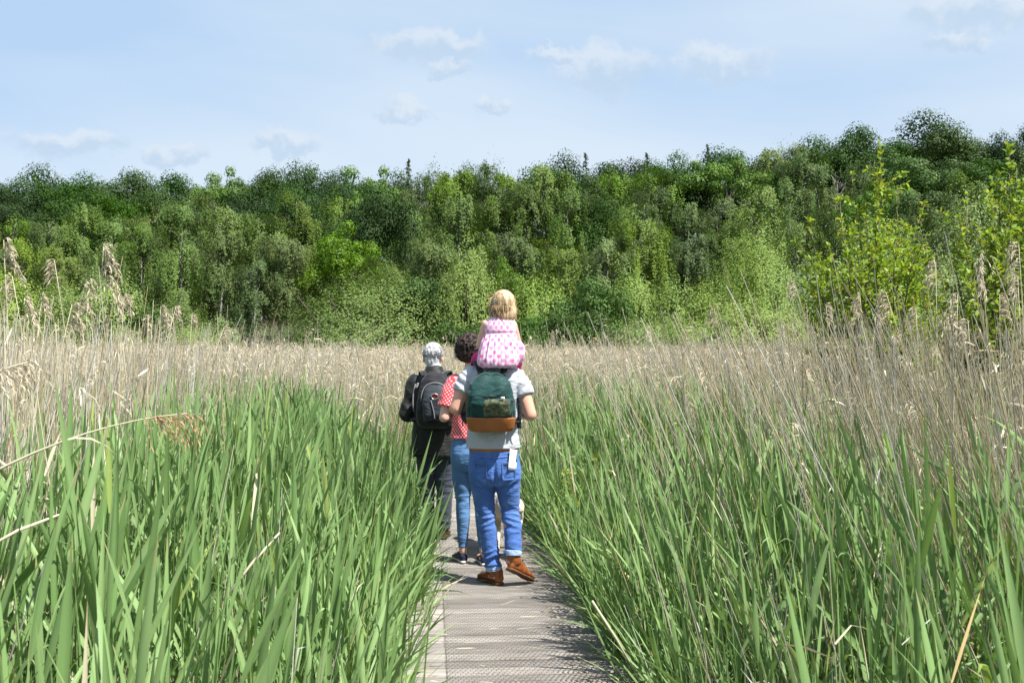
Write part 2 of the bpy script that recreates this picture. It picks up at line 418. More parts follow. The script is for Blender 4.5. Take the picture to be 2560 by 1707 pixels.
def birch(seed, H=13.0, R=2.9, strands=290, per=62, lsize=.205, col=(1, 1, 1), base=.16, hang=(1.6, 4.4)):
    rng = np.random.default_rng(seed); tr = Geo(); cr = Geo()
    lean = rng.normal(size=2) * .35
    zt = np.linspace(-.6, H * .97, 9); tp = np.stack([lean[0] * (zt / H) ** 2 * 2 + rng.normal(size=9) * .06, lean[1] * (zt / H) ** 2 * 2 + rng.normal(size=9) * .06, zt], 1)
    V, Q, T = tube(tp, np.linspace(.15, .02, 9), 8); tr.add(V, Q, T, np.repeat(np.linspace(.95, .35, 9), 8).tolist() and np.concatenate([np.repeat(np.linspace(.9, .3, 9), 8), [.9, .3]])[:, None] * np.ones(3))
    nb = 26; tips = []; tw = []
    for i in range(nb):
        f = rng.uniform(base + .04, .93) ; z0 = f * H
        prof = math.sin(math.pi * min(1, (f - base * .3) / (1.12 - base * .3)) ** .85) ** .8
        a = rng.uniform(0, 2 * math.pi) ; L = R * prof * rng.uniform(.6, 1.1)
        p0 = np.array([np.interp(z0, zt, tp[:, 0]), np.interp(z0, zt, tp[:, 1]), z0])
        p1 = p0 + np.array([math.cos(a) * L, math.sin(a) * L, L * rng.uniform(.25, .9)])
        pts = limb(tr, p0, p1, .045, .012, rng, sag=.25, n=6, ns=5, c=(.22, .19, .17))
        tips.append((pts, L))
    Ps = []
    for s in range(strands):
        pts, L = tips[rng.integers(nb)]
        k_ = rng.uniform(.2, 1.0) ** .55 * (len(pts) - 1); i0 = int(min(k_, len(pts) - 2)); fr = k_ - i0
        p = pts[i0] * (1 - fr) + pts[i0 + 1] * fr + rng.normal(size=3) * np.array([.30, .30, .25]) * (R / 2.9)
        h_ = rng.uniform(*hang) * min(1, p[2] / (H * .45))
        if p[2] > H * .82: h_ *= .6
        tt = rng.uniform(0, 1, per) ** 1.1
        drift = rng.normal(size=2) * .22
        out_ = unit(np.array([p[0], p[1], 0]) + 1e-6)
        q = np.stack([p[0] + drift[0] * tt + out_[0] * .25 * np.sqrt(tt), p[1] + drift[1] * tt + out_[1] * .25 * np.sqrt(tt), p[2] + .25 - h_ * tt], 1)
        q += rng.normal(size=q.shape) * np.array([.12, .12, .10])
        Ps.append(q); tw.append(np.full(per, rng.uniform(.8, 1.22)))
    # leader top
    q = tp[-1] + rng.normal(size=(260, 3)) * np.array([.38, .38, .75]) - np.array([0, 0, .35]); Ps.append(q); tw.append(np.ones(260))
    P_ = np.concatenate(Ps); P_[:, 2] = np.maximum(P_[:, 2], .3)
    N_ = unit(P_ * np.array([1, 1, 0]) + 1e-6) * .9 + rng.normal(size=P_.shape) * .24 + np.array([0, 0, .28])
    V, Q, Cc = cards(P_, N_, rng.uniform(.55, 1.2, len(P_)) * lsize, rng, col, aspect=.5, hang=2.2, tone=np.concatenate(tw))
    cr.add(V, Q, None, Cc)
    return cr.mesh('crown'), tr.mesh('trunk'), H, R

def bush(seed, H=4.0, R=2.6, shoots=850, per=26, lsize=.14, col=(1, 1, 1)):
    """sallow / willow dome built of upright leafy sprays"""
    rng = np.random.default_rng(seed); tr = Geo(); cr = Geo()
    lump = unit(rng.normal(size=(12, 3))); lump[:, 2] = np.abs(lump[:, 2]); lh = rng.uniform(-.16, .2, 12)
    for i in range(9):
        a = rng.uniform(0, 2 * math.pi); e = rng.uniform(.3, .8)
        limb(tr, (rng.normal() * .15, rng.normal() * .15, -.5), (math.cos(a) * R * e, math.sin(a) * R * e, H * rng.uniform(.55, .85)), .07, .02, rng, sag=.1, n=5, ns=5)
    D = sph(shoots, rng); D[:, 2] = np.abs(D[:, 2]) * 1.0 - .10; D = unit(D)
    w_ = (np.clip(D @ lump.T, 0, 1) ** 5 * lh).sum(1)
    B = D * np.array([R, R, H]) * (rng.uniform(.66, .93, shoots) + w_)[:, None]
    B[:, 2] = np.maximum(B[:, 2], .1)
    up = unit(D * .75 + np.array([0, 0, .55]) + rng.normal(size=D.shape) * .3)
    L = rng.uniform(.35, .85, shoots) * H / 4
    tt = rng.uniform(0, 1, (shoots, per))
    P_ = B[:, None] + up[:, None] * (L[:, None] * tt)[..., None] + rng.normal(size=(shoots, per, 3)) * .13 * H / 4
    # inner filling
    Nn = np.repeat(D[:, None], per, 1) * 1.0 + rng.normal(size=P_.shape) * .20 + np.array([0, 0, .2])
    P_ = P_.reshape(-1, 3); Nn = Nn.reshape(-1, 3); P_[:, 2] = np.maximum(P_[:, 2], .05)
    V, Q, Cc = cards(P_, Nn, rng.uniform(.6, 1.2, len(P_)) * lsize, rng, col, aspect=.45)
    cr.add(V, Q, None, Cc)
    return cr.mesh('crown'), tr.mesh('trunk'), H, R

def spruce(seed, H=14.0, R=1.7, col=(1, 1, 1)):
    rng = np.random.default_rng(seed); tr = Geo(); cr = Geo()
    limb(tr, (0, 0, -.6), (0, 0, H), .18, .015, rng, n=6, ns=7, wob=.003)
    Ps = []
    for z in np.arange(1.5, H - .3, .42):
        L0 = R * (1 - z / H) ** .75 * 1.25 + .12
        for a in rng.uniform(0, 2 * math.pi, 6):
            z = z + rng.uniform(-.1, .16)
            L = L0 * rng.uniform(.55, 1.1); t_ = np.linspace(.1, 1, 9)
            p = np.stack([np.cos(a) * L * t_, np.sin(a) * L * t_, z + .25 * L * t_ - .35 * L * t_ ** 2], 1)
            V, Q, T = tube(np.stack([p[0], p[-1]]), [.02, .008], 3); tr.add(V, Q, T)
            Ps.append(p + rng.normal(size=p.shape) * .06)
    P_ = np.concatenate(Ps); V, Q, Cc = cards(P_, rng.normal(size=P_.shape) + np.array([0, 0, .6]), .26, rng, col, aspect=.4, hang=.4)
    cr.add(V, Q, None, Cc)
    return cr.mesh('crown'), tr.mesh('trunk'), H, R

def dead_tree(seed, H=13.0, R=2.6):
    rng = np.random.default_rng(seed); tr = Geo(); cr = Geo()
    tp = limb(tr, (0, 0, -.6), (.3, 0, H * .8), .15, .05, rng, n=7, ns=6, wob=.015)
    for i in range(34):
        f = rng.uniform(.35, 1.0); k_ = f * 6; i0 = int(min(k_, 5)); p0 = tp[i0] + (tp[i0 + 1] - tp[i0]) * (k_ - i0)
        a = rng.uniform(0, 6.28); L = R * rng.uniform(.4, 1) * (1.15 - f * .5)
        p1 = p0 + np.array([math.cos(a) * L, math.sin(a) * L, L * rng.uniform(.6, 1.4)])
        pts = limb(cr, p0, p1, .05, .012, rng, n=5, ns=4)
        for j in range(4):
            q0 = pts[rng.integers(1, 5)]; limb(cr, q0, q0 + rng.normal(size=3) * .5 + np.array([0, 0, .5]), .018, .006, rng, n=3, ns=3)
    return cr.mesh('crown'), tr.mesh('trunk'), H * 1.02, R

M_oak = leaf_mat('oak_leaves', (0.027, 0.064, 0.008), .15, .6, .15, .9)
M_ash = leaf_mat('ash_leaves', (0.078, 0.156, 0.024), .22, .55, .18, .4)
M_birch = leaf_mat('birch_leaves', (0.092, 0.150, 0.028), .15, .55, .18, .9)
M_lime = leaf_mat('bright_leaves', (0.098, 0.180, 0.014), .22, .5, .2, .4)
M_sallow = leaf_mat('sallow_leaves', (0.165, 0.240, 0.066), .18, .55, .18, .8)
M_alder = leaf_mat('alder_leaves', (0.052, 0.110, 0.020), .18, .55, .2, .6)
M_spruce = leaf_mat('spruce_needles', (0.060, 0.090, 0.045), .1, .6, .2, .4)
M_bark = bark_mat('brown_bark', (0.045, 0.035, 0.026), (0.13, 0.105, 0.08))
M_white = bark_mat('birch_bark', (0.10, 0.09, 0.08), (0.62, 0.60, 0.56), 3.0, (1, 1, 1.6))
M_deadw = bark_mat('dead_wood', (0.16, 0.14, 0.13), (0.36, 0.33, 0.31))

TREE = {}
def proto(kind, cm, tm, meshes):
    for c_, t_, H, R in meshes: c_.materials.append(cm); t_.materials.append(tm)
    TREE[kind] = meshes
proto('oak', M_oak, M_bark, [broadleaf(s, H=9.5, base=.05, lsize=.225, leaves=25000, nl=60, lump=(.9, 1.9), spiky=.10) for s in (1, 2, 3, 4)])
proto('ash', M_ash, M_bark, [broadleaf(s, nl=60, lump=(.6, 1.25), H=10.5, base=.08, leaves=19000, lsize=.25, spiky=.08) for s in (11, 12)])
proto('lime', M_lime, M_bark, [broadleaf(s, H=10, R=4.4, base=.06, nl=60, lump=(.7, 1.35), leaves=17000, lsize=.21) for s in (21,)])
proto('birch', M_birch, M_white, [birch(s) for s in (31, 32, 33, 34, 35, 36)])
proto('sallow', M_sallow, M_bark, [bush(s) for s in (41, 42, 43, 44)])
proto('dome', M_sallow, M_bark, [bush(47, 4.6, 4.6, 2100, 25, .12)])
proto('alder', M_alder, M_bark, [broadleaf(s, H=6, R=2.6, base=.02, nl=50, lump=(1.0, 1.9), leaves=12000, lsize=.17) for s in (51, 52)])
proto('spruce', M_spruce, M_bark, [spruce(s) for s in (61,)])
proto('dead', M_deadw, M_deadw, [dead_tree(s) for s in (71, 72)])

S_ = 2560 / 2352.0
# (kind, centre column, crown-top row, crown width) in display pixels, distance in metres
rows = {
 'skyline': (128, [('oak', -30, 412, 150), ('oak', 42, 418, 130), ('oak', 118, 391, 140), ('oak', 205, 398, 130), ('oak', 292, 397, 150), ('oak', 385, 404, 140),
    ('ash', 507, 376, 165), ('oak', 600, 400, 120), ('oak', 640, 387, 130), ('oak', 715, 384, 125), ('ash', 845, 367, 200), ('oak', 790, 392, 130), ('oak', 920, 392, 120),
    ('spruce', 938, 364, 56), ('birch', 1010, 384, 130), ('oak', 1085, 378, 110), ('birch', 1160, 378, 130), ('dead', 1195, 372, 60), ('oak', 1280, 362, 150), ('spruce', 1345, 350, 54),
    ('oak', 1400, 372, 150), ('spruce', 1486, 350, 54), ('oak', 1480, 370, 110), ('oak', 1548, 352, 130), ('spruce', 1626, 330, 52),
    ('birch', 1775, 336, 150), ('oak', 1690, 350, 170), ('oak', 1880, 312, 150), ('oak', 1960, 296, 150), ('oak', 2140, 277, 205), ('oak', 2050, 330, 140), ('oak', 2235, 322, 130), ('oak', 2295, 306, 120), ('oak', 2362, 298, 130)]),
 'upper': (113, [('oak', 20, 470, 150), ('oak', 150, 455, 150), ('oak', 250, 450, 150), ('oak', 340, 440, 140), ('oak', 560, 440, 150), ('oak', 660, 430, 140), ('oak', 760, 430, 140), ('ash', 850, 425, 150), ('birch', 950, 425, 130),
    ('birch', 1035, 400, 150), ('oak', 1120, 420, 140), ('birch', 1250, 392, 170), ('oak', 1345, 420, 150), ('birch', 1420, 396, 140), ('birch', 1500, 385, 140), ('oak', 1590, 400, 130),
    ('ash', 1665, 352, 235), ('ash', 1790, 390, 160), ('birch', 1850, 350, 130), ('dead', 1925, 372, 80), ('birch', 1990, 360, 120), ('alder', 2090, 345, 170), ('alder', 2190, 355, 150), ('oak', 2270, 365, 150), ('birch', 2345, 360, 130)]),
 'middle': (97, [('birch', 15, 500, 130), ('birch', 110, 515, 130), ('birch', 185, 470, 120), ('birch', 265, 500, 130), ('birch', 345, 470, 140), ('birch', 430, 460, 150), ('birch', 515, 452, 150), ('birch', 600, 490, 130),
    ('birch', 690, 452, 130), ('birch', 775, 440, 120), ('oak', 862, 425, 150), ('birch', 945, 458, 130), ('birch', 1045, 452, 150), ('birch', 1135, 455, 140), ('birch', 1215, 440, 150), ('birch', 1300, 430, 150),
    ('oak', 1385, 470, 130), ('birch', 1460, 460, 150), ('birch', 1490, 425, 120), ('birch', 1570, 470, 130), ('birch', 1650, 470, 140), ('birch', 1730, 448, 170), ('birch', 1815, 425, 140), ('birch', 1895, 420, 140),
    ('ash', 1980, 430, 150), ('birch', 2060, 410, 140), ('alder', 2140, 420, 180), ('birch', 2230, 405, 140), ('alder', 2320, 400, 180)]),
 'front': (82, [('birch', -20, 560, 130), ('birch', 60, 560, 130), ('birch', 150, 570, 120), ('birch', 240, 555, 140), ('birch', 325, 525, 140), ('birch', 415, 520, 150), ('birch', 505, 530, 150), ('birch', 580, 590, 130), ('birch', 640, 545, 150),
    ('lime', 805, 520, 200), ('birch', 905, 590, 110), ('birch', 985, 545, 140), ('birch', 1070, 540, 150), ('birch', 1160, 540, 140), ('birch', 1215, 570, 130), ('birch', 1290, 545, 160), ('birch', 1385, 540, 140), ('birch', 1470, 490, 170),
    ('birch', 1575, 545, 140), ('birch', 1670, 520, 150), ('birch', 1750, 515, 150), ('birch', 1840, 500, 150), ('birch', 1930, 490, 150), ('sallow', 2020, 500, 200), ('birch', 2110, 480, 150), ('sallow', 2220, 470, 220), ('birch', 2330, 470, 150)]),
 'edge': (64, [('sallow', 20, 640, 190), ('sallow', 130, 665, 180), ('sallow', 235, 650, 190), ('alder', 325, 690, 170), ('sallow', 410, 700, 160), ('sallow', 500, 715, 150), 
    ('dome', 835, 648, 470), ('alder', 985, 622, 170), ('sallow', 1065, 592, 180), ('lime', 1145, 600, 140), ('sallow', 1230, 630, 180), ('alder', 1350, 625, 180), ('sallow', 1450, 640, 150),
    ('sallow', 1540, 655, 180), ('sallow', 1640, 640, 180), ('dome', 1735, 572, 270), ('sallow', 1830, 625, 180), ('sallow', 1920, 610, 190), ('sallow', 2030, 600, 200), ('sallow', 2140, 610, 200), ('sallow', 2250, 600, 200), ('sallow', 2350, 610, 190)]),
 'fringe': (57, [('sallow', 60, 735, 170), ('sallow', 180, 745, 160), ('sallow', 300, 740, 170), ('sallow', 430, 755, 150), ('alder', 1040, 735, 160), ('alder', 1210, 715, 170),
    ('alder', 1330, 700, 170), ('sallow', 1460, 742, 170), ('sallow', 1580, 730, 180), ('sallow', 1700, 700, 190), ('sallow', 1800, 715, 170), ('sallow', 1930, 720, 190), ('sallow', 2060, 710, 190), ('sallow', 2200, 715, 190), ('sallow', 2330, 710, 190)]),
}
KN = {'dome': ('willow_bush', 'very broad domed willow bush', 'bush'), 'oak': ('oak_tree', 'dark green oak', 'tree'), 'ash': ('ash_tree', 'feathery bright green ash', 'tree'), 'lime': ('lime_tree', 'dense vivid green broadleaf tree', 'tree'),
      'birch': ('birch_tree', 'drooping silver birch', 'tree'), 'sallow': ('willow_bush', 'rounded pale green willow bush', 'bush'), 'alder': ('alder_tree', 'dark glossy alder bush', 'bush'),
      'spruce': ('spruce_tree', 'thin pointed spruce', 'tree'), 'dead': ('dead_tree', 'bare grey dead tree', 'tree')}
WHERE = {'skyline': 'on the skyline of the hill', 'upper': 'on the slope just below the skyline', 'middle': 'half way up the wooded slope', 'front': 'at the slope foot behind the willows',
         'edge': 'along the edge of the wood', 'fringe': 'in low row behind dry reeds'}
ORD = ['first', 'second', 'third', 'fourth', 'fifth', 'sixth', 'seventh', 'eighth', 'ninth', 'tenth', 'eleventh', 'twelfth', 'thirteenth', 'fourteenth', 'fifteenth', 'sixteenth',
       'seventeenth', 'eighteenth', 'nineteenth', 'twentieth', 'twenty-first', 'twenty-second', 'twenty-third', 'twenty-fourth', 'twenty-fifth', 'twenty-sixth', 'twenty-seventh', 'twenty-eighth', 'twenty-ninth', 'thirtieth']
tr_rng = random.Random(77)
for rname, (d0, items) in rows.items():
    count = {}; total = {}
    for it in items: total[it[0]] = total.get(it[0], 0) + 1
    for (kind, xc, yt, wd) in sorted(items, key=lambda q: q[1]):
        d = d0 + tr_rng.uniform(-3.5, 3.5) * (0.4 if rname in ('edge', 'fringe') else 1)
        if kind == 'spruce': d = d0 + 4
        top = P(xc * S_, yt * S_, d); gz = float(hill(top.x, d))
        c_, t_, H, R = tr_rng.choice(TREE[kind])
        hs = (top.z - gz) / H; ws = wd * S_ / FPX * d / (2 * R) * (1.42 if kind == 'oak' else 1.08)
        if kind == 'birch' and ws * R < 2.4: ws = 2.4 / R
        nm, desc, cat = KN[kind]
        e = empty(nm, (top.x, d, gz), tr_rng.uniform(0, 6.28)); e.scale = (ws, ws, hs)
        k_ = count.get(kind, 0); count[kind] = k_ + 1
        lab = desc + ' ' + WHERE[rname] + ((', ' + ORD[k_] + ' from the left') if total[kind] > 1 else '')
        tag(e, lab, cat, 'trees and bushes ' + WHERE[rname])
        link('crown', c_, None, e); link('trunk', t_, None, e)

# dark undergrowth closing the gaps under the upper trees
G = Geo(); ug = np.random.default_rng(8)
n = 15000; yy = ug.uniform(96, 131, n); xx = ug.uniform(-1, 1, n) * (.52 * yy)
hh = 2.2 + 1.6 * np.sin(xx * .55 + yy) * np.sin(yy * .4) + ug.normal(0, .5, n); zz = hill(xx, yy) + ug.uniform(0.02, 1, n) * np.clip(hh, .5, 5)
V, Q, C = cards(np.stack([xx, yy, zz], 1), ug.normal(size=(n, 3)) * .6 + np.array([.2, -.6, .5]), ug.uniform(.7, 1.4, n), ug, (1, 1, 1)); G.add(V, Q, None, C)
tag(link('undergrowth', G.mesh('undergrowth'), M_alder), 'shaded leafy undergrowth beneath the trees on the slope', 'undergrowth', kind='stuff')
# ------------------------------------------------------------------ reeds
def strips(B, D0, S0, L, Wd, bend, col, nseg, prof, rng, twist=0.5, bdir=None, tipcol=None, fold=0.0):
    """tapered blades: B base, D0 start direction, S0 width direction, bend = droop towards bdir"""
    n = len(B); ts = np.linspace(0, 1, nseg + 1)
    if bdir is None: bdir = np.tile([0, 0, -1.0], (n, 1))
    prof = np.interp(ts, np.linspace(0, 1, len(prof)), prof)
    tw = rng.uniform(-twist, twist, n); Nn = np.cross(D0, S0)
    if fold:
        m = 3 * nseg + 1; V = np.zeros((n, m, 3)); C = np.zeros((n, m, 3))
        for i, t_ in enumerate(ts):
            c = B + D0 * (L * t_)[:, None] + bdir * (L * bend * t_ ** 2.2)[:, None]
            s = S0 * np.cos(tw * t_)[:, None] + Nn * np.sin(tw * t_)[:, None]; u = np.cross(D0, s); hw = (Wd * prof[i] * .5)[:, None]
            if i < nseg:
                V[:, 3 * i] = c - s * hw; V[:, 3 * i + 1] = c - u * hw * fold; V[:, 3 * i + 2] = c + s * hw; C[:, 3 * i] = col * .96; C[:, 3 * i + 1] = col * 1.1; C[:, 3 * i + 2] = col * .96
            else: V[:, 3 * nseg] = c; C[:, 3 * nseg] = np.where(rng.uniform(0, 1, (n, 1)) < .35, np.array([[.38, .29, .15]]), col)
        b0 = np.arange(n)[:, None] * m
        Q = np.concatenate([b0 + np.array([[3 * i + j, 3 * i + j + 1, 3 * i + j + 4, 3 * i + j + 3]]) for i in range(nseg - 1) for j in (0, 1)])
        e = 3 * nseg; T = np.concatenate([b0 + np.array([[e - 3, e - 2, e]]), b0 + np.array([[e - 2, e - 1, e]])])
        return V.reshape(-1, 3), Q, T, C.reshape(-1, 3)
    V = np.zeros((n, 2 * nseg + 1, 3)); C = np.zeros((n, 2 * nseg + 1, 3))
    for i, t_ in enumerate(ts):
        c = B + D0 * (L * t_)[:, None] + bdir * (L * bend * t_ ** 2.2)[:, None]
        s = S0 * np.cos(tw * t_)[:, None] + Nn * np.sin(tw * t_)[:, None]
        hw = (Wd * prof[i] * .5)[:, None]
        cc = col if tipcol is None else col * (1 - t_) + tipcol * t_
        if i < nseg:
            V[:, 2 * i] = c - s * hw; V[:, 2 * i + 1] = c + s * hw; C[:, 2 * i] = cc; C[:, 2 * i + 1] = cc
        else: V[:, 2 * nseg] = c; C[:, 2 * nseg] = cc
    m = 2 * nseg + 1; b0 = np.arange(n)[:, None] * m
    Q = np.concatenate([b0 + np.array([[2 * i, 2 * i + 1, 2 * i + 3, 2 * i + 2]]) for i in range(nseg - 1)]) if nseg > 1 else None
    T = b0 + np.array([[2 * nseg - 2, 2 * nseg - 1, 2 * nseg]])
    return V.reshape(-1, 3), Q, T, C.reshape(-1, 3)

def prisms(B, D0, L, R0, R1, bend, bdir, col, nseg):
    """three-sided stems"""
    n = len(B); ts = np.linspace(0, 1, nseg + 1)
    ref = np.tile([0.3, 0.9, 0.1], (n, 1)); S = unit(np.cross(D0, ref)); U = np.cross(S, D0)
    V = np.zeros((n, 3 * (nseg + 1), 3))
    for i, t_ in enumerate(ts):
        c = B + D0 * (L * t_)[:, None] + bdir * (L * bend * t_ ** 2)[:, None]
        r = (R0 * (1 - t_) + R1 * t_)[:, None]
        for j in range(3):
            a = j * 2.0944; V[:, 3 * i + j] = c + r * (math.cos(a) * S + math.sin(a) * U)
    m = 3 * (nseg + 1); b0 = np.arange(n)[:, None] * m
    Q = np.concatenate([b0 + np.array([[3 * i + j, 3 * i + (j + 1) % 3, 3 * i + 3 + (j + 1) % 3, 3 * i + 3 + j]]) for i in range(nseg) for j in range(3)])
    return V.reshape(-1, 3), Q, None, np.repeat(col, m, 0)
def stem_at(B, D0, L, bend, bdir, t_):
    return B + D0 * (L * t_)[:, None] + bdir * (L * bend * t_ ** 2)[:, None]

def scatter(d0, d1, dens, rng, margin=1.12, extra=1.0):
    """random ground points inside the widened view wedge"""
    tanh = .474 * margin
    area = tanh * (d1 ** 2 - d0 ** 2) + 2 * extra * (d1 - d0); n = int(area * dens)
    d = np.sqrt(rng.uniform(d0 ** 2, d1 ** 2, n)); x = rng.uniform(-1, 1, n) * (d * tanh + extra)
    return x, d
def lateral(x, d): return x - path_x(d)

GREEN = np.array([0.220, 0.330, 0.132]); GREEN2 = np.array([0.142, 0.245, 0.080]); GYEL = np.array([0.22, 0.30, 0.08])
STRAW = np.array([0.58, 0.52, 0.375]); GREYS = np.array([0.62, 0.585, 0.50]); GOLD = np.array([0.56, 0.44, 0.25]); PLUME = np.array([0.52, 0.455, 0.33])
LEAFP = [.45, .85, 1.0, .98, .82, .56, .28, .05]

def patch(x, d, f=1.0):
    return np.array([noise.noise(Vector((a * f, b * f, 3.3))) for a, b in zip(x, d)])

def people_clear(x, d):
    k = np.ones(len(x), bool)
    for (a, b, r) in ((-.124, 7.45, .3), (-.3, 8.25, .3), (-.66, 9.3, .34), (-.02, 8.7, .36)):
        k &= (x - a) ** 2 + (d - b) ** 2 > r * r
    return k

def green_reeds(G, x, d, rng, leaves, nseg, wscale=1.0, stemseg=2, hmul=1.0, edge_lean=1.0, fold=0.0, wild=0.0):
    l = lateral(x, d); al = np.abs(l); n = len(x)
    ht = (.66 + .68 * sstep(al, .6, 1.7)) + rng.normal(0, .13, n) + .10 * patch(x, d, .8)
    ht = np.clip(ht, .3, 1.62) * hmul
    B = np.stack([x, d, np.full(n, GZ - .08)], 1); H = ht - GZ
    lean = rng.normal(0, .11, (n, 2)); lean[:, 0] -= np.sign(l) * np.where(l > 0, .09, np.where(d < 6.3, .0, .12)) * edge_lean * (1 - sstep(al, .6, 1.3)) * rng.uniform(-.2, 1.2, n)
    lean[:, 0] += np.where(l > 0, -.05, .03)
    D0 = unit(np.concatenate([lean, np.ones((n, 1))], 1))
    bdir = unit(np.concatenate([rng.normal(size=(n, 2)) + np.stack([np.where(l > 0, -.5, .4), np.zeros(n)], 1), np.full((n, 1), -.3)], 1))
    bend = np.abs(rng.normal(0, .05, n))
    mixf = rng.uniform(0, 1, (n, 1)); base = GREEN * mixf + GREEN2 * (1 - mixf); base = base * (1 + .13 * patch(x, d, 1.3)[:, None])
    stemc = base * .75 + GYEL * .3
    topL = H * .80
    V, Q, T, C = prisms(B, D0, topL, np.full(n, .0036) * wscale, np.full(n, .002) * wscale, bend, bdir, stemc, stemseg); G.add(V, Q, T, C)
    az0 = rng.uniform(0, 2 * math.pi, n)
    for i in range(leaves):
        f = .30 + .70 * (i + rng.uniform(-.3, .3, n)) / max(1, leaves - 1); f = np.clip(f, .18, 1)
        Bp = stem_at(B, D0, topL, bend, bdir, f)
        az = az0 + i * math.pi + rng.normal(0, .55, n)
        out = np.stack([np.cos(az), np.sin(az), np.zeros(n)], 1)
        upn = rng.uniform(0, 1, n)
        spread = np.where(upn < .74 - wild, rng.uniform(.05, .42, n), rng.uniform(.5, 1.3, n)) * np.where(f > .85, .5, 1)
        D1 = unit(D0 + out * spread[:, None])
        L = rng.uniform(.30, .56, n) * np.where(f < .4, .75, 1) * np.where(upn > .74, .85, 1)
        Wd = rng.uniform(.010, .028, n) * wscale
        # the blade faces up and out from the stem, turned at random about its own axis
        S1 = unit(np.cross(D1, np.array([0, 0, 1.0]) + out * .4 + 1e-4)); Nn = np.cross(S1, D1); rl = rng.normal(0, .75, n)[:, None]
        S1 = S1 * np.cos(rl) + Nn * np.sin(rl)
        bl = np.abs(rng.normal(0, .16, n)) * np.where(rng.uniform(0, 1, n) < .15, 3.0, 1.0)
        col = base * (1 + rng.uniform(-.16, .16, (n, 1)))
        dead = (rng.uniform(0, 1, n) < np.where(f < .45, .12, .012))[:, None]
        col = np.where(dead, STRAW * .9, col); yl_ = (rng.uniform(0, 1, n) < .04)[:, None]; col = np.where(yl_, col * np.array([1.35, 1.12, .85]), col)
        V, Q, T, C = strips(Bp, D1, S1, L, Wd, bl, col, nseg, LEAFP, rng, .9, fold=fold); G.add(V, Q, T, C)

def plume_strips(G, tip, axis, L, rng, nbr, wid, side, col, nseg=2, blen=(.30, .62)):
    """drooping panicle hanging off the upper part of a stem; axis = direction of the stem end"""
    n = len(tip)
    for i in range(nbr):
        f = rng.uniform(0, 1, n) ** .8
        p = tip - axis * (L * (1 - f))[:, None] + side * (L * .45 * f ** 1.8)[:, None] + np.array([0, 0, -1.0]) * (L * .30 * f ** 2.4)[:, None]
        az = rng.normal(0, 1.0, (n, 3)) * .26
        D1 = unit(side * .55 + axis * .45 + az + np.array([0, 0, -.12]))
        S1 = unit(np.cross(D1, rng.normal(size=(n, 3))))
        Lb = L * rng.uniform(*blen, n) * (1.05 - .5 * f)
        c = col * (1 + rng.uniform(-.2, .2, (n, 1)))
        V, Q, T, C = strips(p, D1, S1, Lb, wid * rng.uniform(.6, 1.3, n), rng.uniform(.8, 1.35, n), c, nseg, [.35, 1, .8, .15], rng, 1.5); G.add(V, Q, T, C)

def dry_reeds(G, x, d, rng, stemseg, wscale, plume_p, nbr, brw, leafn=1, hmin=1.45, hmax=2.0, psc=1.0, lfs=1.0, lk=1.0):
    l = lateral(x, d); n = len(x)
    z = GZ + rng.uniform(hmin, hmax, n) - GZ * 1.0 + .12 * patch(x, d, .35)
    z = z * np.where(rng.uniform(0, 1, n) < .22, rng.uniform(.45, .85, n), 1)
    z = z + np.where(rng.uniform(0, 1, n) < .10, rng.uniform(.05, .30, n), 0)
    H = z - GZ
    B = np.stack([x, d, np.full(n, GZ - .08)], 1)
    lean = rng.normal(0, .10, (n, 2)); lean[:, 0] += np.where(l > 0, -.13, .05) * lk * rng.uniform(0, 2, n)
    D0 = unit(np.concatenate([lean, np.ones((n, 1))], 1)); H = H / D0[:, 2]
    bdir = unit(np.stack([np.where(l > 0, -1, 1) * rng.uniform(-.4, 1.2, n), rng.normal(0, .4, n), np.full(n, -.25)], 1)); bend = np.abs(rng.normal(0, .03, n))
    u = rng.uniform(0, 1, (n, 1)); v = rng.uniform(.55, 1.35, (n, 1))
    col = np.minimum(np.where(u < .55, STRAW, np.where(u < .84, GREYS, GOLD)) * v, .74)
    V, Q, T, C = prisms(B, D0, H, np.full(n, .0034) * wscale, np.full(n, .0013) * wscale, bend, bdir, col, stemseg); G.add(V, Q, T, C)
    for i in range(leafn):
        f = rng.uniform(.25, .95, n); Bp = stem_at(B, D0, H, bend, bdir, f)
        D1 = unit(D0 * rng.uniform(.1, 1.2, (n, 1)) + rng.normal(size=(n, 3)) * .6); S1 = unit(np.cross(D1, rng.normal(size=(n, 3))))
        V, Q, T, C = strips(Bp, D1, S1, rng.uniform(.1, .32, n) * lfs, rng.uniform(.004, .011, n) * wscale, rng.uniform(0, .7, n), col * rng.uniform(.8, 1.1, (n, 1)), 2, [.7, 1, .4], rng, 1.5); G.add(V, Q, T, C)
    k = rng.uniform(0, 1, n) < plume_p
    tip = stem_at(B, D0, H, bend, bdir, 1.0)[k]; ax = unit((D0 + 2 * bdir * bend[:, None])[k])
    nk = len(tip)
    side = unit(np.stack([np.where(l[k] > 0, rng.choice([-1, 1], nk, p=[.6, .4]), rng.choice([-1, 1], nk, p=[.3, .7])) * rng.uniform(.4, 1, nk), rng.normal(0, .5, nk), rng.uniform(-.3, .1, nk)], 1))
    pc = PLUME * rng.uniform(.8, 1.2, (nk, 1))
    if nbr: plume_strips(G, tip, ax, rng.uniform(.11, .21, nk) * psc, rng, nbr, np.full(nk, brw), side, pc)

M_reed = leaf_mat('reed_blade', None, .24, .5, .20, 0.0, (1.05, 1.1, .5))
M_dry = leaf_mat('dry_reed', None, .15, .6, .25, 0.0, (1.0, .95, .8))

def sightline(x, d):                                      # nothing tall stands on the deck line in front of the walkers
    px = x / d * FPX + CX; return ~((px > 690) & (px < 1580) & (d < 9.4))
def keep(m, *a): return [q[m] for q in a]
rg = np.random.default_rng(101)
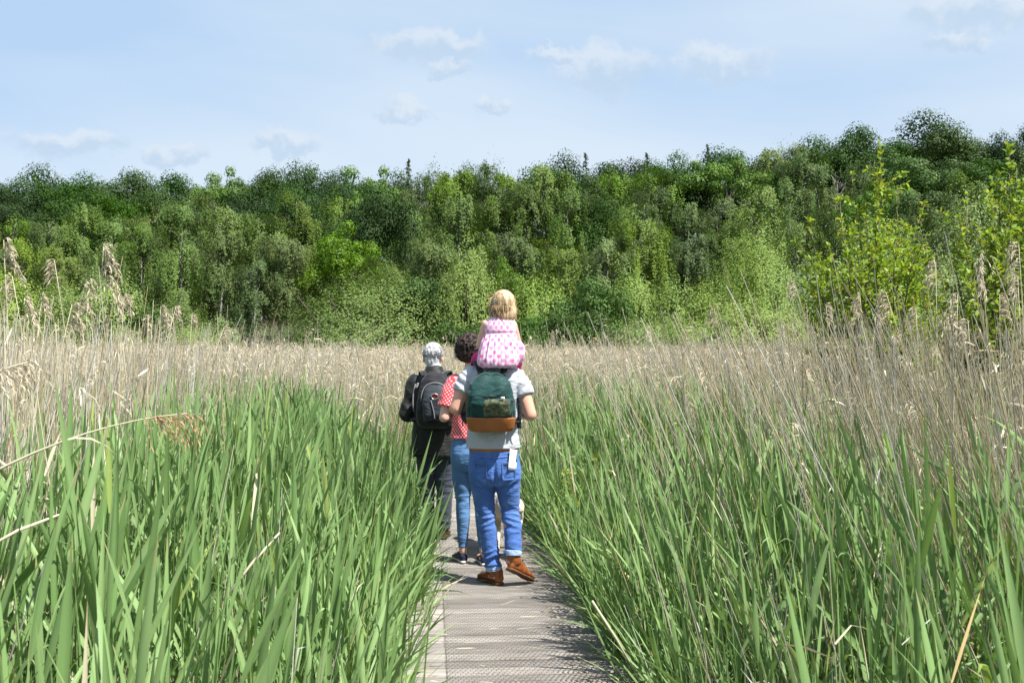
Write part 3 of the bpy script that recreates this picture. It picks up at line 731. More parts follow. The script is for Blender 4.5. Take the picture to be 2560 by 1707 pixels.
# green stand, near
G = Geo()
x, d = scatter(1.6, 6.5, 125, rg, 1.1, .5)
l = np.abs(lateral(x, d)); m = (l > .66 + rg.exponential(.03, len(x))) & people_clear(x, d)
m &= rg.uniform(0, 1, len(x)) < (1.0 - .70 * sstep(np.where(lateral(x, d) > 0, l + .55, l + .1), 1.8, 2.8))
m &= (d > 2.1) | (rg.uniform(0, 1, len(x)) < .5)
ll = lateral(x, d); m &= ~((ll < 0) & (ll > -.80) & (d < 6.2) & (rg.uniform(0, 1, len(x)) < .6)); m &= ~((ll > 0) & (ll < .76) & (d < 6.0) & (rg.uniform(0, 1, len(x)) < .4))
x, d = keep(m, x, d); green_reeds(G, x, d, rg, 6, 5, 1.05, 2, fold=.38, wild=.10)
x, d = scatter(6.5, 11.5, 120, rg, 1.08, .5)
l = np.abs(lateral(x, d)); m = (l > .66 + rg.exponential(.03, len(x))) & people_clear(x, d)
m &= rg.uniform(0, 1, len(x)) < (1.0 - .70 * sstep(np.where(lateral(x, d) > 0, l + .5, l), 2.1, 3.2))
x, d = keep(m, x, d); green_reeds(G, x, d, rg, 6, 4, 1.0, 1, wild=.06)
# short growth along the deck edges
nE = 2300; ds = rg.uniform(2.5, 11, nE); sd = rg.choice([-1, 1], nE, p=[.42, .58]); x = path_x(ds) + sd * (.62 + rg.exponential(.12, nE))
m = people_clear(x, ds) & ~((sd < 0) & (ds < 6.3) & (rg.uniform(0, 1, nE) < .75)) & ~((sd > 0) & (ds < 5.6) & (rg.uniform(0, 1, nE) < .5)); x, ds = keep(m, x, ds); green_reeds(G, x, ds, rg, 5, 4, .7, 2, .55, 1.5, 0.0, .28)
near_green = link('green_reeds', G.mesh('green_reeds'), M_reed)
tag(near_green, 'dense stand of fresh green reeds on both sides of the boardwalk', 'reeds', kind='stuff')
# broken dead stems standing low among the green
G = Geo(); x, d = scatter(2.0, 11.5, 46, rg, 1.1, .5); l = np.abs(lateral(x, d)); m = (l > .7) & people_clear(x, d) & sightline(x, d); x, d = keep(m, x, d)
dry_reeds(G, x, d, rg, 2, 1.0, 0.0, 0, .004, 1, .25, 1.15)
tag(link('dead_stems', G.mesh('dead_stems'), M_dry), 'short broken straw stems showing between the green reed blades', 'reeds', kind='stuff')
# green, further
G = Geo()
x, d = scatter(11.5, 20, 78, rg, 1.06, .5); l = np.abs(lateral(x, d)); m = l > .66
m &= rg.uniform(0, 1, len(x)) < (1.0 - .5 * sstep(d, 12, 17)); x, d = keep(m, x, d); green_reeds(G, x, d, rg, 5, 3, 1.15, 1)
tag(link('green_reeds', G.mesh('green_reeds_far'), M_reed), 'green reed shoots standing among the dry reeds beyond the walkers', 'reeds', kind='stuff')
# dry reeds
G = Geo()
x, d = scatter(3.3, 11.0, 120, rg, 1.1, .6); l = lateral(x, d)
pr = np.where(l > 0, sstep(l, 1.3, 2.4), sstep(-l, 1.8, 2.9)) * .95 + .02
pr = np.maximum(pr, sstep(d, 10.0, 12.0) * .6)
m = (rg.uniform(0, 1, len(x)) < pr) & (np.abs(l) > .7) & people_clear(x, d); m &= sightline(x, d)
x, d = keep(m, x, d); dry_reeds(G, x, d, rg, 2, 1.25, .09, 18, .0044, 1, 1.30, 1.92, 1.0, .5)
x, d = scatter(3.2, 9.8, 95, rg, 1.1, .6); l = lateral(x, d); m = (rg.uniform(0, 1, len(x)) < np.where(l > 0, sstep(l, 1.15, 2.1), .75 * sstep(-l, 1.9, 2.7))) & sightline(x, d)
x, d = keep(m, x, d); dry_reeds(G, x, d, rg, 2, 1.55, .03, 18, .004, 0, 1.30, 2.0, 1.0, 1.0, 1.7)
x, d = scatter(11.0, 20, 95, rg, 1.08, .5); l = np.abs(lateral(x, d)); m = l > .66
x, d = keep(m, x, d); dry_reeds(G, x, d, rg, 1, 1.25, .42, 8, .0075, 1, 1.40, 1.86)
tag(link('dry_reeds', G.mesh('dry_reeds'), M_dry), 'pale straw coloured dead reed stems standing behind the green ones', 'reeds', kind='stuff')
G = Geo()
x, d = scatter(20, 34, 36, rg, 1.05, .5); dry_reeds(G, x, d, rg, 1, 2.2, .75, 5, .014, 1, 1.42, 1.86, 1.2)
x, d = scatter(34, 56, 13, rg, 1.04, .5); dry_reeds(G, x, d, rg, 1, 3.8, .85, 4, .028, 0, 1.45, 1.92, 1.5)
tag(link('dry_reeds', G.mesh('dry_reeds_far'), M_dry), 'far buff reed bed reaching to the bushes at the wood edge', 'reeds', kind='stuff')

# ---- single tall plumed reeds that stand out against the wood
def tall_reed(base, tip, lab, group, rng, side=1.0, plume=.3, bow=.05, nbr=70, col=STRAW, pcol=PLUME, r0=.0042, sparse=False, mid=None):
    plume = plume * (.47 if mid is None else 1.0)
    base = np.asarray(base, float); tip = np.asarray(tip, float)
    root = empty('tall_reed', tuple(base)); n = 12
    t_ = np.linspace(0, 1, n)[:, None]
    pts = (tip - base) * t_
    if mid is not None:                                   # quadratic arch through a chosen middle control point
        c_ = np.asarray(mid, float) - base; pts = 2 * t_ * (1 - t_) * c_ + t_ ** 2 * (tip - base)
    else:
        pts += np.array([side, .15, 0]) * bow * (t_ ** 2 - t_) * np.linalg.norm(tip - base)
    G = Geo(); V, Q, T = tube(pts, np.linspace(r0, r0 * .28, n), 6); G.add(V, Q, T, col * rng.uniform(.9, 1.1))
    link('stem', G.mesh('stem'), M_dry, root)
    G = Geo(); ax = unit(pts[-1] - pts[-2]); tp = pts[-1]; sdv = unit(np.array([side, rng.normal() * .25, -.05]))
    nb_ = 9; Bs = []; Ds = []
    for q in range(nb_):
        f = q / (nb_ - 1); p0 = tp - ax * plume * .85 * (1 - f)
        for w_ in range(2):
            L = plume * rng.uniform(.38, .62) * (1.1 - .35 * f); dr = unit(sdv * rng.uniform(.35, .9) + ax * rng.uniform(.3, .9) + rng.normal(size=3) * .22)
            t2 = np.linspace(0, 1, 7)[:, None]; br = p0 + dr * L * t2 + np.array([0, 0, -1.0]) * L * 1.05 * t2 ** 2.1
            V, Q, T = tube(br, np.linspace(.0011, .0004, 7), 3); G.add(V, Q, T, np.asarray(pcol) * .9)
            k_ = int(22 * L / .1); fr = rng.uniform(.12, 1.0, k_); Bs.append(np.stack([np.interp(fr, t2[:, 0], br[:, j]) for j in range(3)], 1))
            tg = unit(np.gradient(br, axis=0)); dd_ = np.stack([np.interp(fr, t2[:, 0], tg[:, j]) for j in range(3)], 1); Ds.append(unit(dd_ + rng.normal(size=(k_, 3)) * .38 + np.array([0, 0, -.25])))
    Bs = np.concatenate(Bs); Ds = np.concatenate(Ds); k_ = len(Bs)
    V, Q, T, C = strips(Bs, Ds, unit(np.cross(Ds, rng.normal(size=(k_, 3)))), rng.uniform(.012, .030, k_), rng.uniform(.0022, .0042, k_), rng.uniform(0, .4, k_), np.asarray(pcol) * rng.uniform(.75, 1.25, (k_, 1)), 2, [.4, 1, .2], rng, 1.0); G.add(V, Q, T, C)
    link('plume', G.mesh('plume'), M_dry, root)
    for j in range(2):                                    # withered leaves on the stem
        G = Geo(); i0 = rng.integers(3, 8); D1 = unit(np.array([[rng.choice([-1, 1]) * .8, rng.normal() * .4, rng.uniform(-.2, .8)]]))
        V, Q, T, C = strips(pts[i0][None], D1, unit(np.cross(D1, rng.normal(size=(1, 3)))), np.array([rng.uniform(.12, .26)]), np.array([.009]), np.array([.6]), col[None] * .95, 4, [.6, 1, .7, .2], rng, 2.0)
        G.add(V, Q, T, C); link('leaf', G.mesh('leaf'), M_dry, root)
    tag(root, lab, 'reed', group)
    return root
tr = np.random.default_rng(55)
L_ = [(8, 600, 4.2, 1, 60, .34), (135, 650, 4.6, -.6, 20, .30), (258, 615, 4.4, 1, -110, .36), (215, 700, 4.6, 1, 5, .28), (290, 740, 5.4, 1, -70, .26), (105, 740, 4.8, 1, 40, .24), (310, 610 + 125, 5.0, 1, -30, .22),
      (370, 790, 5.6, -.3, -10, .26), (402, 765, 5.6, .4, 8, .26), (440, 765, 5.8, 1, -35, .22), (480, 785, 6.2, 1, -25, .2), (560, 818, 6.0, 1, -170, .24), (180, 760, 4.4, 1, -150, .25), (60, 745, 4.0, 1, 90, .28), (30, 690, 5.2, -1, -20, .25)]
for i, (px, py, d, sd, off, pl) in enumerate(sorted(L_)):
    tip = P(px, py, d); bx = tip.x + off / FPX * d + tr.normal() * .13
    tall_reed((bx, d + tr.uniform(-.1, .1), GZ - .05), tip, 'tall dry reed with drooping plume at far left, %s from the left edge' % ORD[i], 'tall plumed reeds on the left', tr, sd, pl * tr.uniform(.65, 1.3), tr.uniform(.02, .14))
R_ = [(1785, 770, 8.5, -1, 70, .30), (1985, 700, 8.0, -1, 210, .24), (2065, 760, 7.2, .5, 60, .26), (2150, 735, 6.6, -.6, 10, .28), (2215, 730, 6.4, -1, 130, .28), (2190, 790, 6.0, 1, 10, .25), (2340, 655, 5.6, -.5, 40, .3), (2395, 735, 5.2, -.6, 15, .36),
      (2455, 640, 5.0, -.3, -10, .36), (2500, 735, 5.2, .6, -10, .3), (2545, 690, 4.8, -.7, 30, .34), (1385, 830, 11, -.4, 4, .3), (1960, 810, 9.5, -.3, 20, .3), (2420, 800, 4.9, -.5, 30, .3), (2290, 770, 6.2, -.8, 50, .28), (2548, 610, 5.4, -1, 30, .3), (1625, 815, 10.5, -.3, 25, .26)]
for i, (px, py, d, sd, off, pl) in enumerate(sorted(R_)):
    tip = P(px, py, d); bx = tip.x + off / FPX * d + tr.normal() * .13
    tall_reed((bx, d + tr.uniform(-.1, .1), GZ - .05), tip, 'tall dry reed with feathery plume on the right, %s going rightwards from the child' % ORD[i], 'tall plumed reeds on the right', tr, sd, pl * tr.uniform(.65, 1.3), tr.uniform(.02, .12))
# the broken reed arching across the left foreground
tall_reed(P(-260, 1330, 3.4), P(468, 1033, 3.6), 'bent pale reed arching across the left foreground with a brown drooping plume', None, tr, 1.0, .16, mid=P(120, 1060, 3.5), r0=.0062, pcol=np.array([.42, .27, .15]), nbr=90)
tall_reed(P(-420, 1130, 3.2), P(70, 905, 3.3), 'pale reed stalk slanting in from the left edge above the bent one', None, tr, 1.0, .14, mid=P(-150, 960, 3.2), r0=.005)
for (a, b, dd, lab) in (((-60, 1385), (150, 1285), 2.9, 'broken dry stalk lying low across the left edge of the green reeds'), ((560, 1170 + 330), (700, 1330), 3.6, 'dry leaning stalk among green blades left of the boardwalk'),
                        ((1120 + 360, 1500), (1600, 1700), 4.6, 'slanting dry stalk over the right edge of the boardwalk')):
    p0 = P(*a, dd); p1 = P(*b, dd + .1); Gs = Geo(); V, Q, T = tube([p0, (p0 + p1) / 2 + Vector((0, 0, .01)), p1], [.0055, .005, .003], 6); Gs.add(V, Q, T, STRAW)
    tag(link('dry_stalk', Gs.mesh('dry_stalk'), M_dry), lab, 'reed stalk')

# ---- straw litter on the deck
G = Geo(); n = 110; ds = rg.uniform(4.8, 10, n); x = path_x(ds) + rg.uniform(-.58, .58, n)
az = rg.uniform(0, 6.28, n); D1 = np.stack([np.cos(az), np.sin(az) * .6, rg.uniform(0, .12, n)], 1)
V, Q, T, C = strips(np.stack([x, ds, np.full(n, .014)], 1), unit(D1), np.tile([0, .5, .3], (n, 1)), rg.uniform(.03, .14, n), rg.uniform(.003, .008, n), rg.uniform(0, .05, n), STRAW * rg.uniform(.8, 1.1, (n, 1)), 3, [.6, 1, .5], rg, 1.0)
G.add(V, Q, T, C); tag(link('straw_litter', G.mesh('straw_litter'), M_dry), 'scraps of broken straw lying on the boardwalk', 'litter', kind='stuff')

# ---- small leafy herbs at the deck edge and among the reeds on the right
M_herb = leaf_mat('herb_leaves', None, .38, .45, .35, 0.0, (1.1, 1.1, .5))
def herb(px, py_top, d, x, lab, rng, stems=5, spread=.16, lsz=.035, col=(.30, .36, .06)):
    top = CAMH + (HZ - py_top) / FPX * d; h = top - GZ
    root = empty('leafy_plant', (x, d, GZ)); Gs = Geo(); Gl = Geo()
    for s in range(stems):
        e = np.array([rng.normal() * spread, rng.normal() * spread, h * rng.uniform(.7, 1.02)])
        t_ = np.linspace(0, 1, 6)[:, None]; pts = e * t_ + rng.normal(size=(6, 3)) * .01
        V, Q, T = tube(pts, np.linspace(.003, .0012, 6), 4); Gs.add(V, Q, T, (.20, .22, .06))
        n = int(46 * h); f = rng.uniform(.35, 1, n); P_ = np.stack([np.interp(f, t_[:, 0], pts[:, j]) for j in range(3)], 1) + rng.normal(size=(n, 3)) * .025
        V, Q, C = cards(P_, rng.normal(size=(n, 3)) + np.array([0, -.2, .7]), rng.uniform(.6, 1.3, n) * lsz, rng, col, .6, .25, -.3); Gl.add(V, Q, None, C)
    link('stem', Gs.mesh('stem'), M_herb, root); link('foliage', Gl.mesh('foliage'), M_herb, root)
    tag(root, lab, 'plant', 'leafy yellow-green herbs')
hr = np.random.default_rng(9)
for i, (py, d, dx, w_) in enumerate([(1430, 6.7, -.63, 'nearest the camera'), (1370, 7.5, -.66, 'beside the woman\'s shoes'), (1330, 8.3, -.67, 'beside the grey-haired walker\'s boot')]):
    herb(0, py, d, float(path_x(d)) + dx, 'small yellow-green herb on the left deck edge, ' + w_, hr, 7, .09, .032)
for i, (px, py, d) in enumerate([(1580, 1040, 8.6), (1640, 985, 9.0), (1690, 950, 9.4), (1730, 1010, 9.2), (1860, 985, 9.8), (1470, 1110, 8.2)]):
    herb(px, py, d, (px - CX) / FPX * d, 'slender yellow-green herb among the reeds right of the walkers, %s by distance' % ORD[[1, 2, 4, 3, 5, 0][i]], hr, 6, .15, .036, (.27, .33, .05))

# ---- bright sallow shrubs on the right
M_shrub = leaf_mat('shrub_leaves', None, .42, .5, .2, 0.0, (1.25, 1.15, .35))
def shrub(wands, base, lab, rng, leaves_per_m=110, lsz=.060):
    base = np.asarray(base, float); root = empty('sallow_shrub', tuple(base))
    Pl = []; Dl = []
    for (tip, w0) in wands:
        tip = np.asarray(tip, float) - base; n = 9; t_ = np.linspace(0, 1, n)[:, None]
        pts = tip * t_ + np.array([tip[0], tip[1], 0]) * (-.35 * t_ * (1 - t_)) + rng.normal(size=(n, 3)) * .03 * t_
        Gs = Geo(); V, Q, T = tube(pts, np.linspace(w0, .0035, n), 5); Gs.add(V, Q, T, (.16, .13, .09)); 
        L = np.linalg.norm(tip); twigs = [pts]
        for k_ in range(int(L * 8.0)):                       # side twigs
            f = rng.uniform(.22, .92); i0 = min(int(f * (n - 1)), n - 2); p0 = pts[i0] + (pts[i0 + 1] - pts[i0]) * (f * (n - 1) - i0)
            az = rng.uniform(0, 6.28); l2 = rng.uniform(.30, .80) * (1.25 - f)
            p1 = p0 + np.array([math.cos(az) * .85, math.sin(az) * .85, rng.uniform(.4, 1.0)]) * l2
            tw = np.stack([p0, (p0 + p1) / 2 + rng.normal(size=3) * .015, p1]); V, Q, T = tube(tw, [.004, .003, .002], 4); Gs.add(V, Q, T, (.20, .17, .09)); twigs.append(tw)
        link('branch', Gs.mesh('branch'), M_herb, root)
        for tw in twigs:
            l3 = np.linalg.norm(tw[-1] - tw[0]); m_ = int(l3 * leaves_per_m * (.5 if tw is pts else 1)); f = rng.uniform(.3 if tw is pts else .1, 1.02, m_)
            s = np.linspace(0, 1, len(tw)); p = np.stack([np.interp(f, s, tw[:, j]) for j in range(3)], 1)
            ax = unit((tw[-1] - tw[0])[None]); dd = unit(ax * .9 + unit(rng.normal(size=(m_, 3))) * .9)
            Pl.append(p); Dl.append(dd)
    Pl = np.concatenate(Pl); Dl = np.concatenate(Dl); n = len(Pl)
    sz = rng.uniform(.6, 1.25, n) * lsz
    tone = rng.uniform(0, 1, n)
    C = np.where(tone[:, None] < .72, np.array([.235, .36, .055]), np.where(tone[:, None] < .9, np.array([.32, .36, .05]), np.array([.26, .32, .14]))) * rng.uniform(.8, 1.2, (n, 1))
    # leaf model along +X, folded along its midrib, three tones
    lm = []
    for cc in ((.235, .36, .055), (.35, .42, .075), (.16, .27, .035)):
        a = np.array([0, .25, .55, 1.0]); hw = np.array([0.02, .17, .19, 0.0])
        V = [(0, 0, 0)] + [(a[i], s_ * hw[i], .05) for i in (1, 2) for s_ in (-1, 1)] + [(a[1], 0, 0), (a[2], 0, -.01), (1, 0, -.06)]
        T = [(0, 5, 1), (0, 2, 5), (1, 5, 6), (1, 6, 3), (5, 2, 4), (5, 4, 6), (3, 6, 7), (6, 4, 7)]
        me = mesh_np('leaf', V, None, T, np.tile(cc, (len(V), 1))); me.materials.append(M_shrub); lm.append(me)
    order = np.argsort(Pl[:, 1] - .35 * Pl[:, 2]); sel = order[:300]; rest = order[300:]
    for i in sel:
        o = link('leaf', lm[0 if tone[i] < .6 else 1 if tone[i] < .85 else 2], None, root); o.location = Pl[i]
        o.rotation_mode = 'QUATERNION'; o.rotation_quaternion = Vector(Dl[i]).to_track_quat('X', 'Z') ; o.rotation_mode = 'XYZ'
        o.rotation_euler = (Vector(Dl[i]).to_track_quat('X', 'Z') @ Matrix.Rotation(rng.uniform(-1.2, 1.2), 3, 'X').to_quaternion()).to_euler(); o.scale = (sz[i],) * 3
    Gl = Geo(); D = Dl[rest]; S1 = unit(np.cross(D, np.array([0, 0, 1.0]) + rng.normal(size=D.shape) * .5))
    V, Q, T, Cc = strips(Pl[rest], D, S1, sz[rest], sz[rest] * .38, rng.uniform(0, .35, len(rest)), C[rest], 3, [.1, .8, 1, .0], rng, .5)
    Gl.add(V, Q, T, Cc); fo = link('foliage', Gl.mesh('foliage'), M_shrub, root); fo['kind'] = 'stuff'
    tag(root, lab, 'shrub', 'bright sallow shrubs on the right')
sr = np.random.default_rng(21)
D1 = 10.0
shrub([(P(px, py, D1 + dy), .016) for (px, py, dy) in [(2205, 358, 0), (2190, 420, .1), (2135, 445, .2), (2085, 505, -.1), (2020, 545, .1), (2030, 640, -.2), (2250, 490, .1), (2290, 500, .3), (2320, 600, 0), (2045, 720, -.3), (2160, 540, .5), (2240, 600, -.4), (2110, 640, -.4), (2200, 560, -.3), (2280, 640, -.5), (2150, 700, .7), (2330, 700, .1), (2070, 600, .4), (2100, 560, .3), (2150, 610, -.5), (2040, 690, .2), (2260, 550, .5), (2220, 680, -.6), (2300, 580, -.2), (2000, 760, 0), (2110, 740, -.6)]],
      (P(2190, 880, D1).x, D1, GZ - .05), 'tall bright yellow-green sallow shrub rising behind the right-hand reeds, pointed top', sr)
D2 = 8.6
shrub([(P(px, py, D2 + dy), .016) for (px, py, dy) in [(2535, 365, 0), (2500, 440, .1), (2410, 500, .1), (2395, 540, -.1), (2560, 420, .2), (2620, 380, 0), (2450, 600, 0), (2380, 620, .2), (2520, 560, -.3), (2590, 520, -.3), (2650, 450, .2), (2430, 700, -.4), (2550, 660, .4), (2480, 520, .4), (2440, 560, .3), (2500, 620, -.4), (2360, 700, 0), (2580, 600, .2), (2400, 660, -.3)]],
      (P(2520, 880, D2).x, D2, GZ - .05), 'bright yellow-green sallow shrub cut by the right edge of the picture', sr)
# ------------------------------------------------------------------ people: soft solids merged into one skin
class Blob:
    def __init__(self): self.V = []; self.F = []; self.n = 0
    def _add(self, V, F):
        self.F += [tuple(i + self.n for i in f) for f in F]; self.V += [tuple(v) for v in V]; self.n += len(V)
    def rings(self, rings):
        """closed loft through rings (each m x 3)"""
        m = len(rings[0]); V = [p for r in rings for p in r]; F = []
        for i in range(len(rings) - 1):
            for j in range(m): F.append((i * m + j, i * m + (j + 1) % m, (i + 1) * m + (j + 1) % m, (i + 1) * m + j))
        V.append(np.mean(rings[0], 0)); V.append(np.mean(rings[-1], 0)); a = len(V) - 2; e = (len(rings) - 1) * m
        for j in range(m): F.append(((j + 1) % m, j, a)); F.append((e + j, e + (j + 1) % m, a + 1))
        self._add(V, F)
    def loft(self, secs, m=24, p=2.0):
        """horizontal sections (cx, cy, z, rx, ry); p>2 gives squarer outlines"""
        a = np.arange(m) * 2 * math.pi / m; c, s = np.cos(a), np.sin(a)
        x = np.sign(c) * np.abs(c) ** (2 / p); y = np.sign(s) * np.abs(s) ** (2 / p)
        self.rings([np.stack([cx + rx * x, cy + ry * y, np.full(m, z)], 1) for (cx, cy, z, rx, ry) in secs])
    def chain(self, pts, rad, m=14, ends=(True, True), flat=1.0):
        """tapered limb with rounded ends; flat squashes it along the second axis"""
        pts = [np.asarray(p, float) for p in pts]; rad = list(rad)
        P_ = list(pts); R_ = list(rad)
        t0 = unit(P_[0] - P_[1]); t1 = unit(P_[-1] - P_[-2])
        if ends[0]: P_ = [P_[0] + t0 * R_[0] * .8, P_[0] + t0 * R_[0] * .45] + P_; R_ = [R_[0] * .55, R_[0] * .88] + R_
        if ends[1]: P_ = P_ + [P_[-1] + t1 * R_[-1] * .45, P_[-1] + t1 * R_[-1] * .8]; R_ = R_ + [R_[-1] * .88, R_[-1] * .55]
        P_ = np.array(P_); tan = unit(np.gradient(P_, axis=0))
        s = None; out = []; a = np.arange(m) * 2 * math.pi / m
        for p, t_, r in zip(P_, tan, R_):
            if s is None: s = np.cross(t_, [0.02, 1.0, 0.03]); s = unit(s)
            else: s = unit(s - t_ * (s @ t_))
            u = np.cross(t_, s); out.append(p + r * (np.cos(a)[:, None] * s + flat * np.sin(a)[:, None] * u))
        self.rings(out)
    def ell(self, c, r, R=None, nu=14, nv=9):
        rings = []
        for i in range(1, nv):
            th = math.pi * i / nv; a = np.arange(nu) * 2 * math.pi / nu
            q = np.stack([math.sin(th) * np.cos(a) * r[0], math.sin(th) * np.sin(a) * r[1], np.full(nu, -math.cos(th) * r[2])], 1)
            if R is not None: q = q @ np.asarray(R).T
            rings.append(q + np.asarray(c))
        top = np.array([[0, 0, r[2]]]) if R is None else np.array([[0, 0, r[2]]]) @ np.asarray(R).T
        V = [p for g in rings for p in g] + [np.asarray(c) - top[0], np.asarray(c) + top[0]]; m = nu; F = []
        for i in range(len(rings) - 1):
            for j in range(m): F.append((i * m + j, i * m + (j + 1) % m, (i + 1) * m + (j + 1) % m, (i + 1) * m + j))
        a_ = len(V) - 2; e = (len(rings) - 1) * m
        for j in range(m): F.append(((j + 1) % m, j, a_)); F.append((e + j, e + (j + 1) % m, a_ + 1))
        self._add(V, F)
    def solid(self, name, voxel=.006, smooth=4, disp=None, pat=None, thin=1.0):
        """union of the pieces as one smooth closed mesh"""
        me = bpy.data.meshes.new('tmp'); me.from_pydata([tuple(map(float, v)) for v in self.V], [], self.F); me.update()
        o = bpy.data.objects.new('tmp', me); COL.objects.link(o)
        r = o.modifiers.new('r', 'REMESH'); r.mode = 'VOXEL'; r.voxel_size = voxel; r.use_smooth_shade = True
        if smooth: s = o.modifiers.new('s', 'SMOOTH'); s.factor = .5; s.iterations = smooth
        if thin < 1: dc = o.modifiers.new('d', 'DECIMATE'); dc.ratio = thin
        dg = bpy.context.evaluated_depsgraph_get(); ev = o.evaluated_get(dg)
        out = bpy.data.meshes.new_from_object(ev); out.name = name
        bpy.data.objects.remove(o); bpy.data.meshes.remove(me)
        if disp is not None or pat is not None:
            n = len(out.vertices); co = np.zeros(n * 3, np.float32); out.vertices.foreach_get('co', co); co = co.reshape(-1, 3)
            if pat is not None:
                at = out.attributes.new('pat', 'FLOAT_VECTOR', 'POINT'); at.data.foreach_set('vector', np.asarray(pat(co), np.float32).ravel())
            if disp is not None:
                no = np.zeros(n * 3, np.float32); out.vertex_normals.foreach_get('vector', no); no = no.reshape(-1, 3)
                co = co + no * disp(co, no)[:, None]; out.vertices.foreach_set('co', co.astype(np.float32).ravel())
        out.polygons.foreach_set('use_smooth', np.ones(len(out.polygons), bool)); out.update()
        return out

def nz3(co, sx, sy, sz, seed=0.0):
    return np.array([noise.noise(Vector((a * sx + seed, b * sy, c * sz - seed))) for a, b, c in co])
def ridges(co, sx, sy, sz, seed):
    n = nz3(co, sx, sy, sz, seed); return 1 - np.abs(n) * 2.6

def rot_z(a): c, s = math.cos(a), math.sin(a); return np.array([[c, -s, 0], [s, c, 0], [0, 0, 1]])
def rot_x(a): c, s = math.cos(a), math.sin(a); return np.array([[1, 0, 0], [0, c, -s], [0, s, c]])

def head(b, c, s=1.0, yaw=0.0, pitch=0.0):
    """c = centre of the skull; the face looks along +Y turned by yaw"""
    R = rot_z(yaw) @ rot_x(pitch); c = np.asarray(c, float)
    L = lambda x, y, z: c + R @ (np.array([x, y, z]) * s)
    b.ell(L(0, -.005, .022), (.074 * s, .094 * s, .092 * s), R)
    b.ell(L(0, .022, -.035), (.063 * s, .070 * s, .080 * s), R)
    b.ell(L(0, .062, -.082), (.030 * s, .030 * s, .026 * s), R)          # chin
    b.chain([L(0, .088, .012), L(0, .104, -.022)], [.010 * s, .016 * s], 10)   # nose
    for k in (-1, 1):
        b.ell(L(k * .078, -.004, -.012), (.012 * s, .020 * s, .034 * s), R @ rot_z(k * .35))   # ears
        b.ell(L(k * .030, .082, .026), (.020 * s, .010 * s, .008 * s), R)                     # brow
    return L, R
def face_parts(root, L, R, s, m_eye, m_lip):
    for k in (-1, 1):
        e = Blob(); e.ell(L(k * .031, .079, .006), (.0125 * s, .0125 * s, .010 * s), R); link('eye', e.solid('eye', .003, 1), m_eye, root)
    e = Blob(); e.ell(L(0, .083, -.055), (.024 * s, .010 * s, .008 * s), R); link('mouth', e.solid('mouth', .003, 1), m_lip, root)

def hand(b, w, d, n, s=1.0, thumb=1, curl=.5):
    """w wrist, d pointing direction, n palm normal; five separate curled fingers"""
    w = np.asarray(w, float); d = unit(np.asarray(d, float)); n = unit(np.asarray(n, float) - d * (np.asarray(n, float) @ d)); x = np.cross(d, n)
    pc = w + d * .05 * s
    R = np.stack([x, n, d], 1); b.ell(pc, (.042 * s, .017 * s, .052 * s), R)
    for i, (o, l) in enumerate(((-.034, .068), (-.011, .078), (.012, .074), (.034, .058))):
        p0 = w + d * .088 * s + x * o * s; p1 = p0 + (d * .8 + n * curl * .7) * l * .5 * s + x * o * .12 * s
        p2 = p1 + (d * .35 + n * curl * 1.5) * l * .5 * s
        b.chain([p0 - d * .02 * s, p0, p1, p2], [.010 * s, .0095 * s, .0085 * s, .007 * s], 8)
    p0 = w + d * .03 * s + x * thumb * .036 * s
    b.chain([p0, p0 + (d * .6 + x * thumb * .8 + n * .3) * .032 * s, p0 + (d * .95 + x * thumb * .75 + n * .6) * .062 * s], [.013 * s, .011 * s, .008 * s], 8)

def foot_rings(heel, toe, prof, up=None, m=16, z0=0.0):
    """sections along a foot: prof rows (t, half width, bottom, top)"""
    heel = np.asarray(heel, float); toe = np.asarray(toe, float); f = unit(toe - heel); up = np.array([0, 0, 1.0]) if up is None else np.asarray(up, float)
    s = unit(np.cross(f, up)); u = np.cross(s, f); L = np.linalg.norm(toe - heel); out = []
    a = np.arange(m) * 2 * math.pi / m
    for (t_, w_, lo, hi) in prof:
        cx = np.sign(np.cos(a)) * np.abs(np.cos(a)) ** .75 * w_; cz = (lo + hi) / 2 + np.sign(np.sin(a)) * np.abs(np.sin(a)) ** .7 * (hi - lo) / 2
        out.append(heel + f * (t_ * L) + s * cx[:, None] + u * cz[:, None])
    return out

